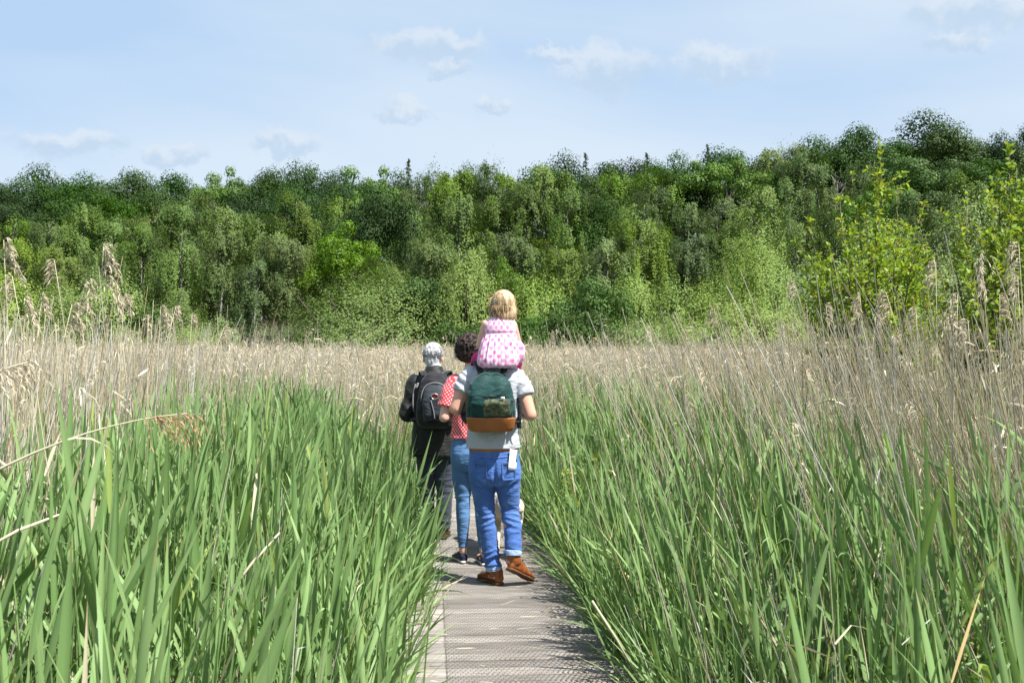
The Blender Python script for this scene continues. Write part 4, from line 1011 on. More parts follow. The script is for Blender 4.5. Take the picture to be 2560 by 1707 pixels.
def shoe(root, name, heel, toe, ankle, rs, m_up, m_sole, top=None, lab=None, h=.1):
    """ankle boot or plimsoll: shaped upper plus its own sole"""
    L = np.linalg.norm(np.asarray(toe, float) - np.asarray(heel, float)); k = L / .28
    b = Blob()
    b.rings(foot_rings(heel, toe, [(.0, .018 * k, .022, .05), (.03, .030 * k, .016, h * .85), (.18, .036 * k, .016, h), (.38, .036 * k, .016, h * .92), (.55, .043 * k, .016, h * .68), (.75, .046 * k, .016, h * .52), (.9, .040 * k, .016, h * .42), (.99, .022 * k, .018, h * .30)]))
    if top is not None: b.chain([ankle, top], [rs * 1.02, rs], 14, (False, False))
    me = b.solid(name, .005, 3, lambda co, no: .0022 * nz3(co, 30, 30, 40, 2.0)); o = link(name, me, m_up, root)
    s = Blob(); s.rings(foot_rings(heel, toe, [(-.01, .016 * k, .002, .020), (.02, .033 * k, 0, .022), (.2, .039 * k, 0, .022), (.45, .036 * k, .003, .021), (.7, .049 * k, 0, .021), (.9, .043 * k, 0, .020), (1.01, .022 * k, .003, .018)]))
    link('sole', s.solid('sole', .004, 1), m_sole, o)
    # laces over the instep
    f = unit(np.asarray(toe, float) - np.asarray(heel, float)); sd = unit(np.cross(f, [0, 0, 1.0])); u = np.cross(sd, f); G = Geo()
    for q in range(4):
        c = np.asarray(heel, float) + f * L * (.42 + .075 * q) + u * (h * (.93 - .10 * q))
        t_ = np.linspace(-1, 1, 5)[:, None]; V, Q, T = tube(c + sd * t_ * .022 + u * (.006 - .012 * t_ ** 2), .0022, 5); G.add(V, Q, T)
    c = np.asarray(heel, float) + f * L * .42 + u * h * .98; t_ = np.linspace(0, 6.28, 12)[:, None]
    for g in (-1, 1):
        V, Q, T = tube(c + sd * (g * .018 + .014 * np.cos(t_)) + u * (.012 + .016 * np.sin(t_)) , .0016, 4); G.add(V, Q, T)
    link('laces', G.mesh('laces'), MAT['lace'], o)
    return o

def ribbon(pts, side, wid, thick=.004):
    """flat strap through pts, side = width direction"""
    pts = np.asarray(pts, float); tan = unit(np.gradient(pts, axis=0)); side = np.broadcast_to(np.asarray(side, float), pts.shape)
    s = unit(side - tan * (side * tan).sum(1, keepdims=True)); n = np.cross(tan, s)
    V = np.stack([pts + s * wid / 2 + n * thick / 2, pts - s * wid / 2 + n * thick / 2, pts - s * wid / 2 - n * thick / 2, pts + s * wid / 2 - n * thick / 2], 1).reshape(-1, 3)
    Q = []; k = len(pts)
    for i in range(k - 1):
        for j in range(4): Q.append((4 * i + j, 4 * i + (j + 1) % 4, 4 * i + 4 + (j + 1) % 4, 4 * i + 4 + j))
    Q += [(3, 2, 1, 0), (4 * k - 4, 4 * k - 3, 4 * k - 2, 4 * k - 1)]
    return V, np.array(Q)
def spline(pts, n=24):
    pts = np.asarray(pts, float); t_ = np.linspace(0, len(pts) - 1, n); out = []
    for q in t_:
        i = min(int(q), len(pts) - 2); f = q - i
        p0, p1, p2, p3 = pts[max(i - 1, 0)], pts[i], pts[i + 1], pts[min(i + 2, len(pts) - 1)]
        out.append(.5 * ((2 * p1) + (-p0 + p2) * f + (2 * p0 - 5 * p1 + 4 * p2 - p3) * f * f + (-p0 + 3 * p1 - 3 * p2 + p3) * f ** 3))
    return np.array(out)

# ---- cloth, skin and leather
def cloth_mat(name, c, var=.08, rough=.9, weave=.25, wscale=700, sheen=.15, nscale=6, wear=None, wcol=None):
    m, t, out = new_mat(name); tcn = t.add('ShaderNodeTexCoord'); o_ = tcn.outputs['Object']
    n = t.noise(o_, nscale, 5, .65)
    col = t.ramp(n, [(.3, tuple(x * (1 - var) for x in c)), (.7, tuple(min(1, x * (1 + var)) for x in c))])
    if wear is not None: col = t.mix(t.m('MULTIPLY', t.smooth(t.noise(o_, wear, 4, .6), .5, .72), .6), col, (*wcol, 1))
    bs = t.add('ShaderNodeBsdfPrincipled'); t.l.new(col, bs.inputs['Base Color']); bs.inputs['Roughness'].default_value = rough; bs.inputs['Specular IOR Level'].default_value = .2; bs.inputs['Sheen Weight'].default_value = sheen
    b = t.add('ShaderNodeBump'); b.inputs['Strength'].default_value = weave; b.inputs['Distance'].default_value = .002
    h_ = t.m('ADD', t.noise(o_, wscale, 2), t.m('MULTIPLY', t.noise(o_, 60, 4, .6), 1.5)); t.l.new(h_, b.inputs['Height'])
    mp = t.add('ShaderNodeMapping'); mp.inputs['Scale'].default_value = (.55, .55, 1.5); mp.inputs['Rotation'].default_value = (.2, .45, 0); t.l.new(o_, mp.inputs[0])
    cr = t.m('ABSOLUTE', t.m('SUBTRACT', t.noise(mp.outputs[0], 15, 3, .5, .5), .5))          # creases
    b2 = t.add('ShaderNodeBump'); b2.inputs['Strength'].default_value = .55; b2.inputs['Distance'].default_value = .035; t.l.new(cr, b2.inputs['Height'])
    t.l.new(b2.outputs[0], b.inputs['Normal']); t.l.new(b.outputs[0], bs.inputs['Normal'])
    t.l.new(bs.outputs[0], out.inputs[0]); return m
def skin_mat(name, c):
    m, t, out = new_mat(name); tcn = t.add('ShaderNodeTexCoord'); o_ = tcn.outputs['Object']
    col = t.ramp(t.noise(o_, 9, 5, .6), [(.3, tuple(x * .9 for x in c)), (.7, (min(1, c[0] * 1.06), c[1] * .98, c[2] * .95))])
    bs = t.add('ShaderNodeBsdfPrincipled'); t.l.new(col, bs.inputs['Base Color']); bs.inputs['Roughness'].default_value = .5; bs.inputs['Subsurface Weight'].default_value = .12
    bs.inputs['Subsurface Radius'].default_value = (.012, .005, .003); t.l.new(bs.outputs[0], out.inputs[0]); return m
def hair_mat(name, c1, c2, scale=55, rough=.42, stretch=(1, 1, .18)):
    m, t, out = new_mat(name); tcn = t.add('ShaderNodeTexCoord'); mp = t.add('ShaderNodeMapping'); mp.inputs['Scale'].default_value = stretch
    t.l.new(tcn.outputs['Object'], mp.inputs[0]); at = t.add('ShaderNodeAttribute', attribute_name='Col')
    col = t.mix(1.0, t.ramp(t.noise(mp.outputs[0], scale, 4, .65), [(.34, c1), (.66, c2)]), at.outputs['Color'], 'MULTIPLY')
    bs = t.add('ShaderNodeBsdfPrincipled'); t.l.new(col, bs.inputs['Base Color']); bs.inputs['Roughness'].default_value = rough; bs.inputs['Specular IOR Level'].default_value = .5
    t.l.new(bs.outputs[0], out.inputs[0]); return m
def dots_mat(name, base, dot, pitch, r):
    """staggered dots on the wrapped cloth coordinates"""
    m, t, out = new_mat(name); at = t.add('ShaderNodeAttribute', attribute_name='pat'); x, y, z = t.sep(at.outputs['Vector'])
    best = None
    for o in (0.0, .5):
        fx = t.m('SUBTRACT', t.m('FRACT', t.m('ADD', t.m('DIVIDE', x, pitch), o)), .5); fy = t.m('SUBTRACT', t.m('FRACT', t.m('ADD', t.m('DIVIDE', y, pitch), o)), .5)
        q = t.m('SQRT', t.m('ADD', t.m('MULTIPLY', fx, fx), t.m('MULTIPLY', fy, fy))); best = q if best is None else t.m('MINIMUM', best, q)
    f = t.m('SUBTRACT', 1.0, t.smooth(best, r - .05, r + .05))
    bs = t.add('ShaderNodeBsdfPrincipled'); t.l.new(t.mix(f, (*base, 1), (*dot, 1)), bs.inputs['Base Color']); bs.inputs['Roughness'].default_value = .8; bs.inputs['Sheen Weight'].default_value = .1
    t.l.new(bs.outputs[0], out.inputs[0]); return m
def hearts_mat(name, pitch=.056):
    m, t, out = new_mat(name); at = t.add('ShaderNodeAttribute', attribute_name='pat'); x, y, z = t.sep(at.outputs['Vector'])
    best = None; rnd = None
    for o in (0.0, .5):
        cx = t.m('ADD', t.m('DIVIDE', x, pitch), o); cy = t.m('ADD', t.m('DIVIDE', y, pitch), o)
        fx = t.m('MULTIPLY', t.m('SUBTRACT', t.m('FRACT', cx), .5), 2.1); fy = t.m('MULTIPLY', t.m('SUBTRACT', t.m('FRACT', cy), .46), 2.1)
        ax = t.m('ABSOLUTE', fx); yy_ = t.m('SUBTRACT', fy, t.m('MULTIPLY', t.m('SQRT', ax), .45))
        q = t.m('SQRT', t.m('ADD', t.m('MULTIPLY', ax, ax), t.m('MULTIPLY', yy_, yy_)))
        best = q if best is None else t.m('MINIMUM', best, q)
    f = t.m('SUBTRACT', 1.0, t.smooth(best, .36, .66))
    wn = t.noise(at.outputs['Vector'], 15, 2)
    pink = t.ramp(wn, [(.35, (.84, .15, .42)), (.65, (.85, .40, .70))])
    ground = t.ramp(t.noise(at.outputs['Vector'], 9, 3), [(.35, (.84, .70, .80)), (.65, (.84, .62, .76))])
    bs = t.add('ShaderNodeBsdfPrincipled'); t.l.new(t.mix(f, ground, pink), bs.inputs['Base Color']); bs.inputs['Roughness'].default_value = .85; bs.inputs['Sheen Weight'].default_value = .1
    tr = t.add('ShaderNodeBsdfTranslucent'); tr.inputs[0].default_value = (.85, .45, .62, 1); mx = t.add('ShaderNodeMixShader'); mx.inputs[0].default_value = .12
    t.l.new(bs.outputs[0], mx.inputs[1]); t.l.new(tr.outputs[0], mx.inputs[2]); t.l.new(mx.outputs[0], out.inputs[0]); return m
def camo_mat(name):
    m, t, out = new_mat(name); tcn = t.add('ShaderNodeTexCoord'); o_ = tcn.outputs['Object']
    n1 = t.noise(o_, 38, 2, .5); n2 = t.noise(t.vm('ADD', o_, (3.1, 1.7, 9.2)), 46, 2, .5)
    col = t.mix(t.smooth(n1, .5, .53), (.035, .048, .030, 1), (.085, .105, .060, 1)); col = t.mix(t.smooth(n2, .57, .59), col, (.15, .15, .045, 1))
    bs = t.add('ShaderNodeBsdfPrincipled'); t.l.new(col, bs.inputs['Base Color']); bs.inputs['Roughness'].default_value = .75; t.l.new(bs.outputs[0], out.inputs[0]); return m

MAT = dict(
    skin=skin_mat('skin', (.62, .36, .26)), skin2=skin_mat('skin_fair', (.66, .42, .33)),
    tee=cloth_mat('grey_jersey', (.40, .425, .465), .05, .92, .2, 900), jeans=cloth_mat('blue_denim', (.060, .140, .40), .2, .85, .5, 1100, .1, 7, 5, (.14, .25, .52)),
    cuff=cloth_mat('denim_inside', (.30, .43, .68), .08), denim2=cloth_mat('stretch_denim', (.085, .185, .37), .12, .85, .4, 1100, .1, 7, 6, (.16, .33, .54)),
    boot=plain_mat('tan_leather', (.225, .070, .020), .42, .5, .3, 16, .3, 90), sole=plain_mat('brown_rubber', (.13, .062, .028), .7, .3, .2, 30),
    navy=cloth_mat('navy_canvas', (.012, .016, .045), .1), white=plain_mat('white_rubber', (.72, .71, .69), .55, .4, .06), lace=plain_mat('dark_lace', (.02, .018, .016), .8),
    belt=plain_mat('belt_leather', (.36, .12, .035), .5, .4, .15, 20), teal=cloth_mat('teal_nylon', (.008, .043, .040), .15, .6, .35, 300, .1, 9),
    tan=plain_mat('tan_pack_leather', (.31, .105, .027), .5, .45, .14, 12, .2, 140), black=cloth_mat('black_nylon', (.014, .015, .019), .2, .65, .4, 300, .1, 10),
    strap=cloth_mat('strap_webbing', (.012, .013, .015), .1, .8), coat=cloth_mat('black_waxed_coat', (.016, .017, .016), .25, .5, .4, 200, .05, 7), slate=cloth_mat('slate_trousers', (.035, .043, .062), .2, .85, .4),
    grey=hair_mat('grey_hair', (.20, .20, .205), (.66, .66, .66), 48), brown=hair_mat('dark_curls', (.010, .006, .005), (.038, .018, .011), 60, .7, (1, 1, 1)), blond=hair_mat('blond_hair', (.27, .175, .085), (.66, .50, .31), 70, .45),
    hearts=hearts_mat('heart_print'), magenta=cloth_mat('magenta_leggings', (.60, .012, .17), .1), dots=dots_mat('red_dotted_cotton', (.58, .040, .060), (.78, .58, .56), .030, .185),
    camo=camo_mat('camouflage'), metal=plain_mat('zip_metal', (.55, .54, .52), .35, .5, .1, metal=.9), paper=plain_mat('paper', (.78, .80, .76), .8, .2, .05), eye=plain_mat('eye_white', (.7, .68, .66), .25, .5, .05), lip=plain_mat('lips', (.46, .16, .14), .5), brownboot=plain_mat('dark_brown_leather', (.075, .032, .014), .5, .4, .25, 14),
    cream=cloth_mat('cream_fur', (.60, .52, .40), .16, .85, .9, 260, .3, 12), orange=plain_mat('orange_collar', (.55, .17, .03), .6), nose=plain_mat('dog_nose', (.02, .018, .018), .35), silver=plain_mat('silver_badge', (.62, .61, .6), .3, .5, .05, metal=.8), red=plain_mat('badge_red', (.22, .02, .02), .5), clip=plain_mat('hair_clip', (.22, .42, .46), .35), green=plain_mat('wrist_band', (.30, .34, .06), .6))

def cyl_pat(cx, cy, r):
    def f(co):
        a = np.arctan2(co[:, 0] - cx, -(co[:, 1] - cy)); return np.stack([a * r, co[:, 2], np.zeros(len(co))], 1)
    return f
def strands(pts_list, wid, rng, cols):
    """flat tapering locks of hair along polylines"""
    G = Geo()
    for pts, c in zip(pts_list, cols):
        pts = np.asarray(pts); tan = unit(np.gradient(pts, axis=0)); s = unit(np.cross(tan, rng.normal(size=3))); k = len(pts)
        pr = np.interp(np.linspace(0, 1, k), [0, .15, .7, 1], [.5, 1, .9, .15]) * wid * rng.uniform(.6, 1.4)
        V = np.concatenate([pts + s * pr[:, None] / 2, pts - s * pr[:, None] / 2]); i = np.arange(k - 1)
        G.add(V, np.stack([i, i + 1, k + i + 1, k + i], 1), None, c)
    return G
def white_col(me):
    a = me.attributes.new('Col', 'FLOAT_COLOR', 'POINT'); a.data.foreach_set('color', np.ones(len(me.vertices) * 4, np.float32)); return me
# ------------------------------------------------------------------ the man carrying the child
MD = 7.45; MX = (1235 - CX) / FPX * MD
man = empty('person', (MX, MD, 0)); pr = np.random.default_rng(3)
b = Blob()
b.loft([(0, 0, .72, .15, .10), (0, 0, .85, .16, .11), (0, 0, 1.0, .155, .105), (0, 0, 1.2, .150, .105), (0, .0, 1.36, .170, .11), (0, 0, 1.46, .13, .085), (0, .005, 1.52, .07, .06)])
b.chain([(0, 0, 1.48), (0, .03, 1.62)], [.065, .058]); Lm, Rm = head(b, (0, .075, 1.695), 1.0, 0, -.12)
LA = [(-.165, 0, 1.44), (-.262, -.035, 1.215), (-.150, .19, 1.205), ]; RA = [(.160, 0, 1.43), (.248, -.045, 1.172), (.165, .17, 1.20)]
for A in (LA, RA): 
    A = [np.array(q) for q in A]; b.chain([A[0], A[0] * .55 + A[1] * .45, A[1]], [.058, .055, .044]); b.chain([A[1], A[1] * .65 + A[2] * .35, A[2]], [.046, .046, .030])
hand(b, LA[2], (.45, .75, .25), (.8, .1, -.3), 1, -1, .6); hand(b, RA[2], (-.45, .75, .25), (-.8, .1, -.3), 1, 1, .6)
LL = [(-.078, 0, .80), (-.050, .01, .46), (.004, .02, .10)]; RL = [(.088, 0, .80), (.112, .01, .50), (.120, -.045, .20)]
for A in (LL, RL): b.chain(A, [.078, .055, .036])
b.chain([(.02, .0, .06), (-.08, .15, .04)], [.03, .025]); b.chain([(.11, -.05, .17), (.205, .06, .05)], [.03, .025])
link('body', b.solid('body', .006, 4, thin=.3), MAT['skin'], man); face_parts(man, Lm, Rm, 1.0, MAT['eye'], MAT['lip'])
hb = Blob(); hb.ell(Lm(0, -.016, .038), (.083, .100, .092), Rm); link('hair', white_col(hb.solid('hair', .006, 2, lambda co, no: .006 * nz3(co, 60, 60, 60, 4))), MAT['brown'], man)

# T-shirt
b = Blob()
b.loft([(-.006, 0, .948, .184, .132), (-.006, 0, 1.0, .183, .130), (-.004, 0, 1.10, .176, .124), (0, 0, 1.2, .171, .124), (0, 0, 1.32, .186, .130), (0, 0, 1.41, .196, .122), (0, 0, 1.47, .165, .102), (0, .005, 1.515, .095, .075), (0, .01, 1.545, .07, .066)], 28, 2.3)
for A, e in ((LA, .52), (RA, .50)):
    A = [np.array(q) for q in A]; q = A[0] * (1 - e) + A[1] * e
    b.chain([A[0] * np.array([.85, 1, 1]) + np.array([0, 0, -.004]), A[0] * .72 + A[1] * .28, q], [.074, .076, .071], 18, (True, False))
def tee_fold(co, no):
    back = sstep(-co[:, 1], -.02, .09); low = 1 - sstep(co[:, 2], 1.02, 1.2); arm = sstep(np.abs(co[:, 0]), .12, .19) * sstep(co[:, 2], 1.15, 1.3)
    dg = np.stack([co[:, 0] + .6 * co[:, 2], co[:, 1], co[:, 2] - .8 * np.abs(co[:, 0])], 1)
    f = .006 * ridges(dg, 5, 5, 15, 1.3) * (.35 + .65 * low * back) + .008 * ridges(np.stack([co[:, 0] - .9 * co[:, 2] * np.sign(co[:, 0]), co[:, 1], co[:, 2]], 1), 22, 6, 6, 5.1) * arm
    return f + .003 * nz3(co, 14, 14, 14, 7)
tee = link('t_shirt', b.solid('t_shirt', .0068, 4, tee_fold), MAT['tee'], man)
# hem band and belt
def hoop(secs, name, mat, parent, vox=.005, sm=1):
    q = Blob(); q.loft(secs, 32, 2.3); return link(name, q.solid(name, vox, sm), mat, parent)
hoop([(-.006, 0, .942, .187, .135), (-.006, 0, .962, .187, .135)], 'hem', MAT['tee'], tee)
# jeans
b = Blob()
b.loft([(0, 0, .958, .168, .118), (0, 0, .93, .170, .120), (.003, -.004, .86, .178, .130), (.005, -.008, .79, .184, .136), (.006, -.004, .73, .180, .125), (.006, 0, .69, .172, .108)], 28, 2.3)
b.chain([(-.080, -.006, .80), (-.078, 0, .66), (-.055, .01, .46), (-.034, .008, .33), (.000, .02, .105)], [.094, .083, .062, .059, .051], 18, (True, False))
b.chain([(.092, -.006, .80), (.098, 0, .66), (.113, .015, .51), (.130, -.01, .40), (.128, -.045, .215)], [.096, .085, .064, .059, .056], 18, (True, False))
def jean_fold(co, no):
    z = co[:, 2]; knee = np.exp(-((z - .45) / .09) ** 2); ank = np.exp(-((z - .17) / .09) ** 2) * 1.25; seat = np.exp(-((z - .70) / .06) ** 2) * sstep(-co[:, 1], 0, .08)
    dg = np.stack([co[:, 0], co[:, 1], z + .35 * np.abs(co[:, 0] - .01)], 1)
    f = .013 * ridges(dg, 5, 5, 21, 2.2) * np.clip(knee + ank, 0, 1.3) + .014 * ridges(np.stack([co[:, 0], co[:, 1], z - .7 * np.abs(co[:, 0])], 1), 4, 4, 20, 8.1) * seat
    f += .0075 * nz3(co, 9, 9, 7, 3) * (z < .92)
    crease = np.exp(-((co[:, 0] - .006) / .012) ** 2) * sstep(-co[:, 1], .03, .1) * (z > .69); f -= .016 * crease * np.exp(-((z - .78) / .09) ** 2)
    return f - .004 * knee
jn = link('jeans', b.solid('jeans', .007, 3, jean_fold), MAT['jeans'], man)
hoop([(0, 0, .922, .1735, .1235), (0, 0, .955, .1715, .1215)], 'belt', MAT['belt'], man)
def cuff(p0, p1, r, parent):
    q = Blob(); q.chain([p0, p1], [r, r * 1.02], 20, (False, False)); link('cuff', q.solid('cuff', .0045, 1, lambda co, no: .002 * nz3(co, 25, 25, 25, 1)), MAT['cuff'], parent)
cuff((-.001, .02, .098), (-.005, .019, .135), .0565, jn); cuff((.128, -.047, .208), (.1285, -.040, .246), .0605, jn)
# back pockets, seams
def back_y(x, z, grow=0.0):
    rx = np.interp(z, [.69, .73, .79, .86, .93], [.172, .180, .184, .178, .170]) + grow; ry = np.interp(z, [.69, .73, .79, .86, .93], [.108, .125, .136, .130, .120]) + grow
    cy = np.interp(z, [.69, .73, .79, .86, .93], [0, -.004, -.008, -.004, 0]); q = min(abs(x - .005) / rx, .97)
    return float(cy - ry * (1 - q ** 2.3) ** (1 / 2.3))
st_m = plain_mat('pale_thread', (.16, .25, .50), .8)
def seam(pts, parent, wd=.0035, mat=None):
    V, Q = ribbon(spline(pts, 10), (.3, 0, 1) if abs(pts[0][2] - pts[-1][2]) < .02 else (1, 0, 0), wd, .003); link('seam', mesh_np('seam', V, Q), mat or st_m, parent)
for sx in (-1, 1):
    x0 = .006 + sx * .052; x1 = .006 + sx * .140
    q = Blob(); xs = np.linspace(x0, x1, 6)
    rows_ = []
    for z in (.735, .75, .80, .855):
        w_ = 1 if z > .74 else .8
        xx_ = (x0 + x1) / 2 + (xs - (x0 + x1) / 2) * w_
        rows_.append([(x, back_y(x, z, .005), z) for x in xx_])
    V = np.array(rows_).reshape(-1, 3); V2 = V + np.array([0, .012, 0]); Q = []
    for r in range(3):
        for c in range(5):
            a = r * 6 + c; Q += [(a, a + 1, a + 7, a + 6), (24 + a + 6, 24 + a + 7, 24 + a + 1, 24 + a)]
    rim = [r * 6 for r in range(4)] + [18 + c for c in range(1, 6)] + [r * 6 + 5 for r in (2, 1, 0)] + [c for c in range(4, 0, -1)]
    for i in range(len(rim)): a, c = rim[i], rim[(i + 1) % len(rim)]; Q.append((c, a, a + 24, c + 24))
    link('pocket', mesh_np('pocket', np.concatenate([V, V2]), Q), MAT['jeans'], jn)
seam([(.006, back_y(.006, z, .004) + (.010 if .72 < z < .84 else .002), z) for z in (.93, .90, .87)], jn)
for sx in (-1, 1):
    seam([(.006 + sx * q, back_y(.006 + sx * q, .885 + .02 * q, .0045), .885 + .10 * q) for q in (.005, .05, .10, .15)], jn, .003)
    for zz in (.853, .846): seam([(.006 + sx * q, back_y(.006 + sx * q, zz, .0075), zz) for q in (.055, .08, .11, .137)], jn, .0025)
    for xx in (.054, .138): seam([(.006 + sx * xx, back_y(.006 + sx * xx, z, .0075), z) for z in (.75, .80, .85)], jn, .0025)
# boots
bt = shoe(man, 'boot', (.048, -.025, 0), (-.105, .205, 0), (.016, .025, .06), .050, MAT['boot'], MAT['sole'], (-.002, .022, .145), h=.105)
up = unit(np.array([.25, .62, .95]))
def tilted_boot():
    heel = np.array([.098, -.095, .118]); toe = np.array([.262, .085, .000]); f = unit(toe - heel); u = unit(np.array([.3, .45, 1.0])); u = unit(u - f * (u @ f)); L = np.linalg.norm(toe - heel); k = L / .28; h = .105
    q = Blob(); q.rings(foot_rings(heel, toe, [(.0, .018 * k, .022, .05), (.03, .030 * k, .016, h * .85), (.18, .036 * k, .016, h), (.38, .036 * k, .016, h * .92), (.55, .043 * k, .016, h * .68), (.75, .046 * k, .016, h * .52), (.9, .040 * k, .016, h * .42), (.99, .022 * k, .018, h * .30)], u))
    q.chain([heel + f * .05 + u * .06, (.128, -.043, .235)], [.047, .052], 14, (False, False))
    o = link('boot', q.solid('boot', .005, 3, lambda co, no: .0022 * nz3(co, 30, 30, 40, 6.0)), MAT['boot'], man)
    s = Blob(); s.rings(foot_rings(heel, toe, [(-.01, .016 * k, .002, .022), (.02, .034 * k, 0, .024), (.2, .040 * k, 0, .024), (.45, .037 * k, .003, .022), (.7, .050 * k, 0, .022), (.9, .044 * k, 0, .020), (1.01, .022 * k, .003, .018)], u))
    link('sole', s.solid('sole', .004, 1), MAT['sole'], o)
    sd = unit(np.cross(f, u)); G = Geo()
    for q_ in range(4):
        c = heel + f * L * (.42 + .075 * q_) + u * (h * (.93 - .10 * q_)); t_ = np.linspace(-1, 1, 5)[:, None]
        V, Q, T = tube(c + sd * t_ * .022 + u * (.006 - .012 * t_ ** 2), .0022, 5); G.add(V, Q, T)
    link('laces', G.mesh('laces'), MAT['lace'], o)
tilted_boot()
q = Blob(); q.chain([(-.205, .075, 1.208), (-.190, .105, 1.207)], [.047, .0455], 16, (False, False)); link('wristband', q.solid('wristband', .004, 1), MAT['green'], man)
tag(man, 'man in grey T-shirt, blue jeans and tan boots carrying a child on his shoulders', 'person')

# leaflet in his back pocket
lz = np.linspace(.80, .938, 6); yl = [back_y(.128, z, .009) - .002 for z in lz]
V, Q = ribbon([(.124 + .10 * (z - .8), y, z) for y, z in zip(yl, lz)], (1, .72, -.05), .066, .003)
lf = link('leaflet', mesh_np('leaflet', V, Q), MAT['paper'], None, (MX, MD, 0)); tag(lf, 'folded white leaflet sticking out of the man\'s back pocket', 'leaflet')
V, Q = ribbon([(.148 + .10 * (z - .8), y + .0142, z) for y, z in zip(yl[2:], lz[2:])], (1, .72, -.05), .008, .005); link('printed_edge', mesh_np('printed_edge', V, Q), plain_mat('leaflet_print', (.10, .22, .20), .7), lf)
# ---- his backpack
bp = empty('backpack', (MX - .012, MD, 0))
def pk(z, w_, d_, cx=0.0): return (cx - .006, -.128 - d_ / 2, z, w_, d_ / 2)
ZP = [1.06, 1.10, 1.16, 1.24, 1.31, 1.38, 1.425, 1.452, 1.468]; DP = [.098, .112, .135, .165, .178, .152, .118, .092, .062]
def dep(z): return float(np.interp(z, ZP, DP))
b = Blob(); b.loft([pk(z, w_, dep(z)) for z, w_ in ((1.100, .146), (1.16, .157), (1.24, .158), (1.31, .151), (1.38, .132), (1.425, .106), (1.452, .076), (1.468, .045))], 32, 3.0)
body_fold = lambda co, no: .010 * ridges(np.stack([co[:, 0] + .8 * co[:, 2], co[:, 1], co[:, 2] - .5 * co[:, 0]], 1), 6, 5, 13, 3.4) * (1 - sstep(co[:, 2], 1.38, 1.43)) + .009 * nz3(co, 9, 9, 9, 2.5)
bag = link('pack_body', b.solid('pack_body', .0055, 3, body_fold), MAT['teal'], bp)
b = Blob(); b.loft([pk(1.064, .118, .100), pk(1.070, .140, .122), pk(1.09, .156, .136), pk(1.13, .163, .152), pk(1.164, .166, .164)], 32, 3.2)
link('base_panel', b.solid('base_panel', .005, 1, lambda co, no: .004 * nz3(co, 10, 10, 10, 5)), MAT['tan'], bp)
def pkf(z, x, w_, out, ry): return (x, -.128 - dep(z) + ry - out, z, w_, ry)
b = Blob(); b.loft([pkf(1.158, .0, .132, .008, .03), pkf(1.20, .0, .138, .016, .03), pkf(1.26, .0, .132, .016, .03), pkf(1.302, .0, .124, .008, .03)], 28, 3.6)
pkt = link('front_pocket', b.solid('front_pocket', .005, 3, lambda co, no: .007 * ridges(co, 7, 6, 12, 9.1)), MAT['teal'], bp)
b = Blob(); b.loft([pkf(1.172, .030, .092, .016, .025), pkf(1.21, .032, .096, .023, .025), pkf(1.26, .032, .092, .023, .025), pkf(1.290, .032, .086, .014, .025)], 28, 4.0)
link('camouflage_panel', b.solid('camouflage_panel', .005, 3, lambda co, no: .006 * ridges(co, 7, 6, 12, 9.1)), MAT['camo'], pkt)
arch = [(-.150, -.225, 1.20), (-.152, -.222, 1.30), (-.128, -.222, 1.385), (-.080, -.218, 1.438), (-.030, -.214, 1.452), (-.004, -.222, 1.432), (.022, -.214, 1.452), (.072, -.218, 1.438), (.116, -.222, 1.385), (.138, -.222, 1.30), (.140, -.225, 1.20)]
V, Q, T = tube(spline(arch, 50), .0042, 6); link('zip', mesh_np('zip', V, Q, T), MAT['strap'], bp)
V, Q, T = tube([(-.120, -.302, 1.304), (-.02, -.316, 1.306), (.118, -.304, 1.302)], .003, 6); link('zip', mesh_np('zip', V, Q, T), MAT['strap'], bp)
V, Q, T = tube([(-.156, -.228, 1.335), (-.158, -.23, 1.30)], [.005, .003], 6); link('zip_pull', mesh_np('zip_pull', V, Q, T), MAT['metal'], bp)
V, Q = ribbon([(.075, -.324, 1.305), (.075, -.326, 1.288)], (1, 0, 0), .024, .002); link('label_patch', mesh_np('label_patch', V, Q), MAT['white'], bp)
V, Q = ribbon([(.075, -.3270, 1.2985), (.075, -.3274, 1.2940)], (1, 0, 0), .014, .001); link('label_print', mesh_np('label_print', V, Q), plain_mat('label_ink', (.35, .06, .05)), bp)
V, Q = ribbon(spline([(-.03, -.16, 1.455), (-.025, -.165, 1.482), (.015, -.165, 1.482), (.02, -.16, 1.455)], 14), (0, 1, 0), .02, .005); link('grab_handle', mesh_np('grab_handle', V, Q), MAT['strap'], bp)
for s in (-1, 1):
    V, Q = ribbon(spline([(s * .07, -.17, 1.445), (s * .095, -.10, 1.513), (s * .118, -.01, 1.540), (s * .135, .085, 1.49), (s * .152, .138, 1.38), (s * .185, .115, 1.26), (s * .203, .03, 1.19), (s * .185, -.08, 1.15), (s * .158, -.16, 1.125)], 40), (1, 0, .15), .042, .010)
    link('shoulder_strap', mesh_np('shoulder_strap', V, Q), MAT['strap'], bp)
V, Q = ribbon(spline([(.182, -.10, 1.30), (.192, -.13, 1.22), (.186, -.145, 1.15), (.184, -.14, 1.085)], 12), (1, -.3, 0), .030, .006); link('strap_end', mesh_np('strap_end', V, Q), MAT['strap'], bp)
V, Q, T = tube(spline([(-.185, -.12, 1.26), (-.200, -.15, 1.19), (-.196, -.15, 1.12), (-.203, -.145, 1.095)], 12), .004, 5); link('strap_end', mesh_np('strap_end', V, Q, T), MAT['strap'], bp)
tag(bp, 'teal backpack with camouflage pocket and tan leather base on the man\'s back', 'backpack')

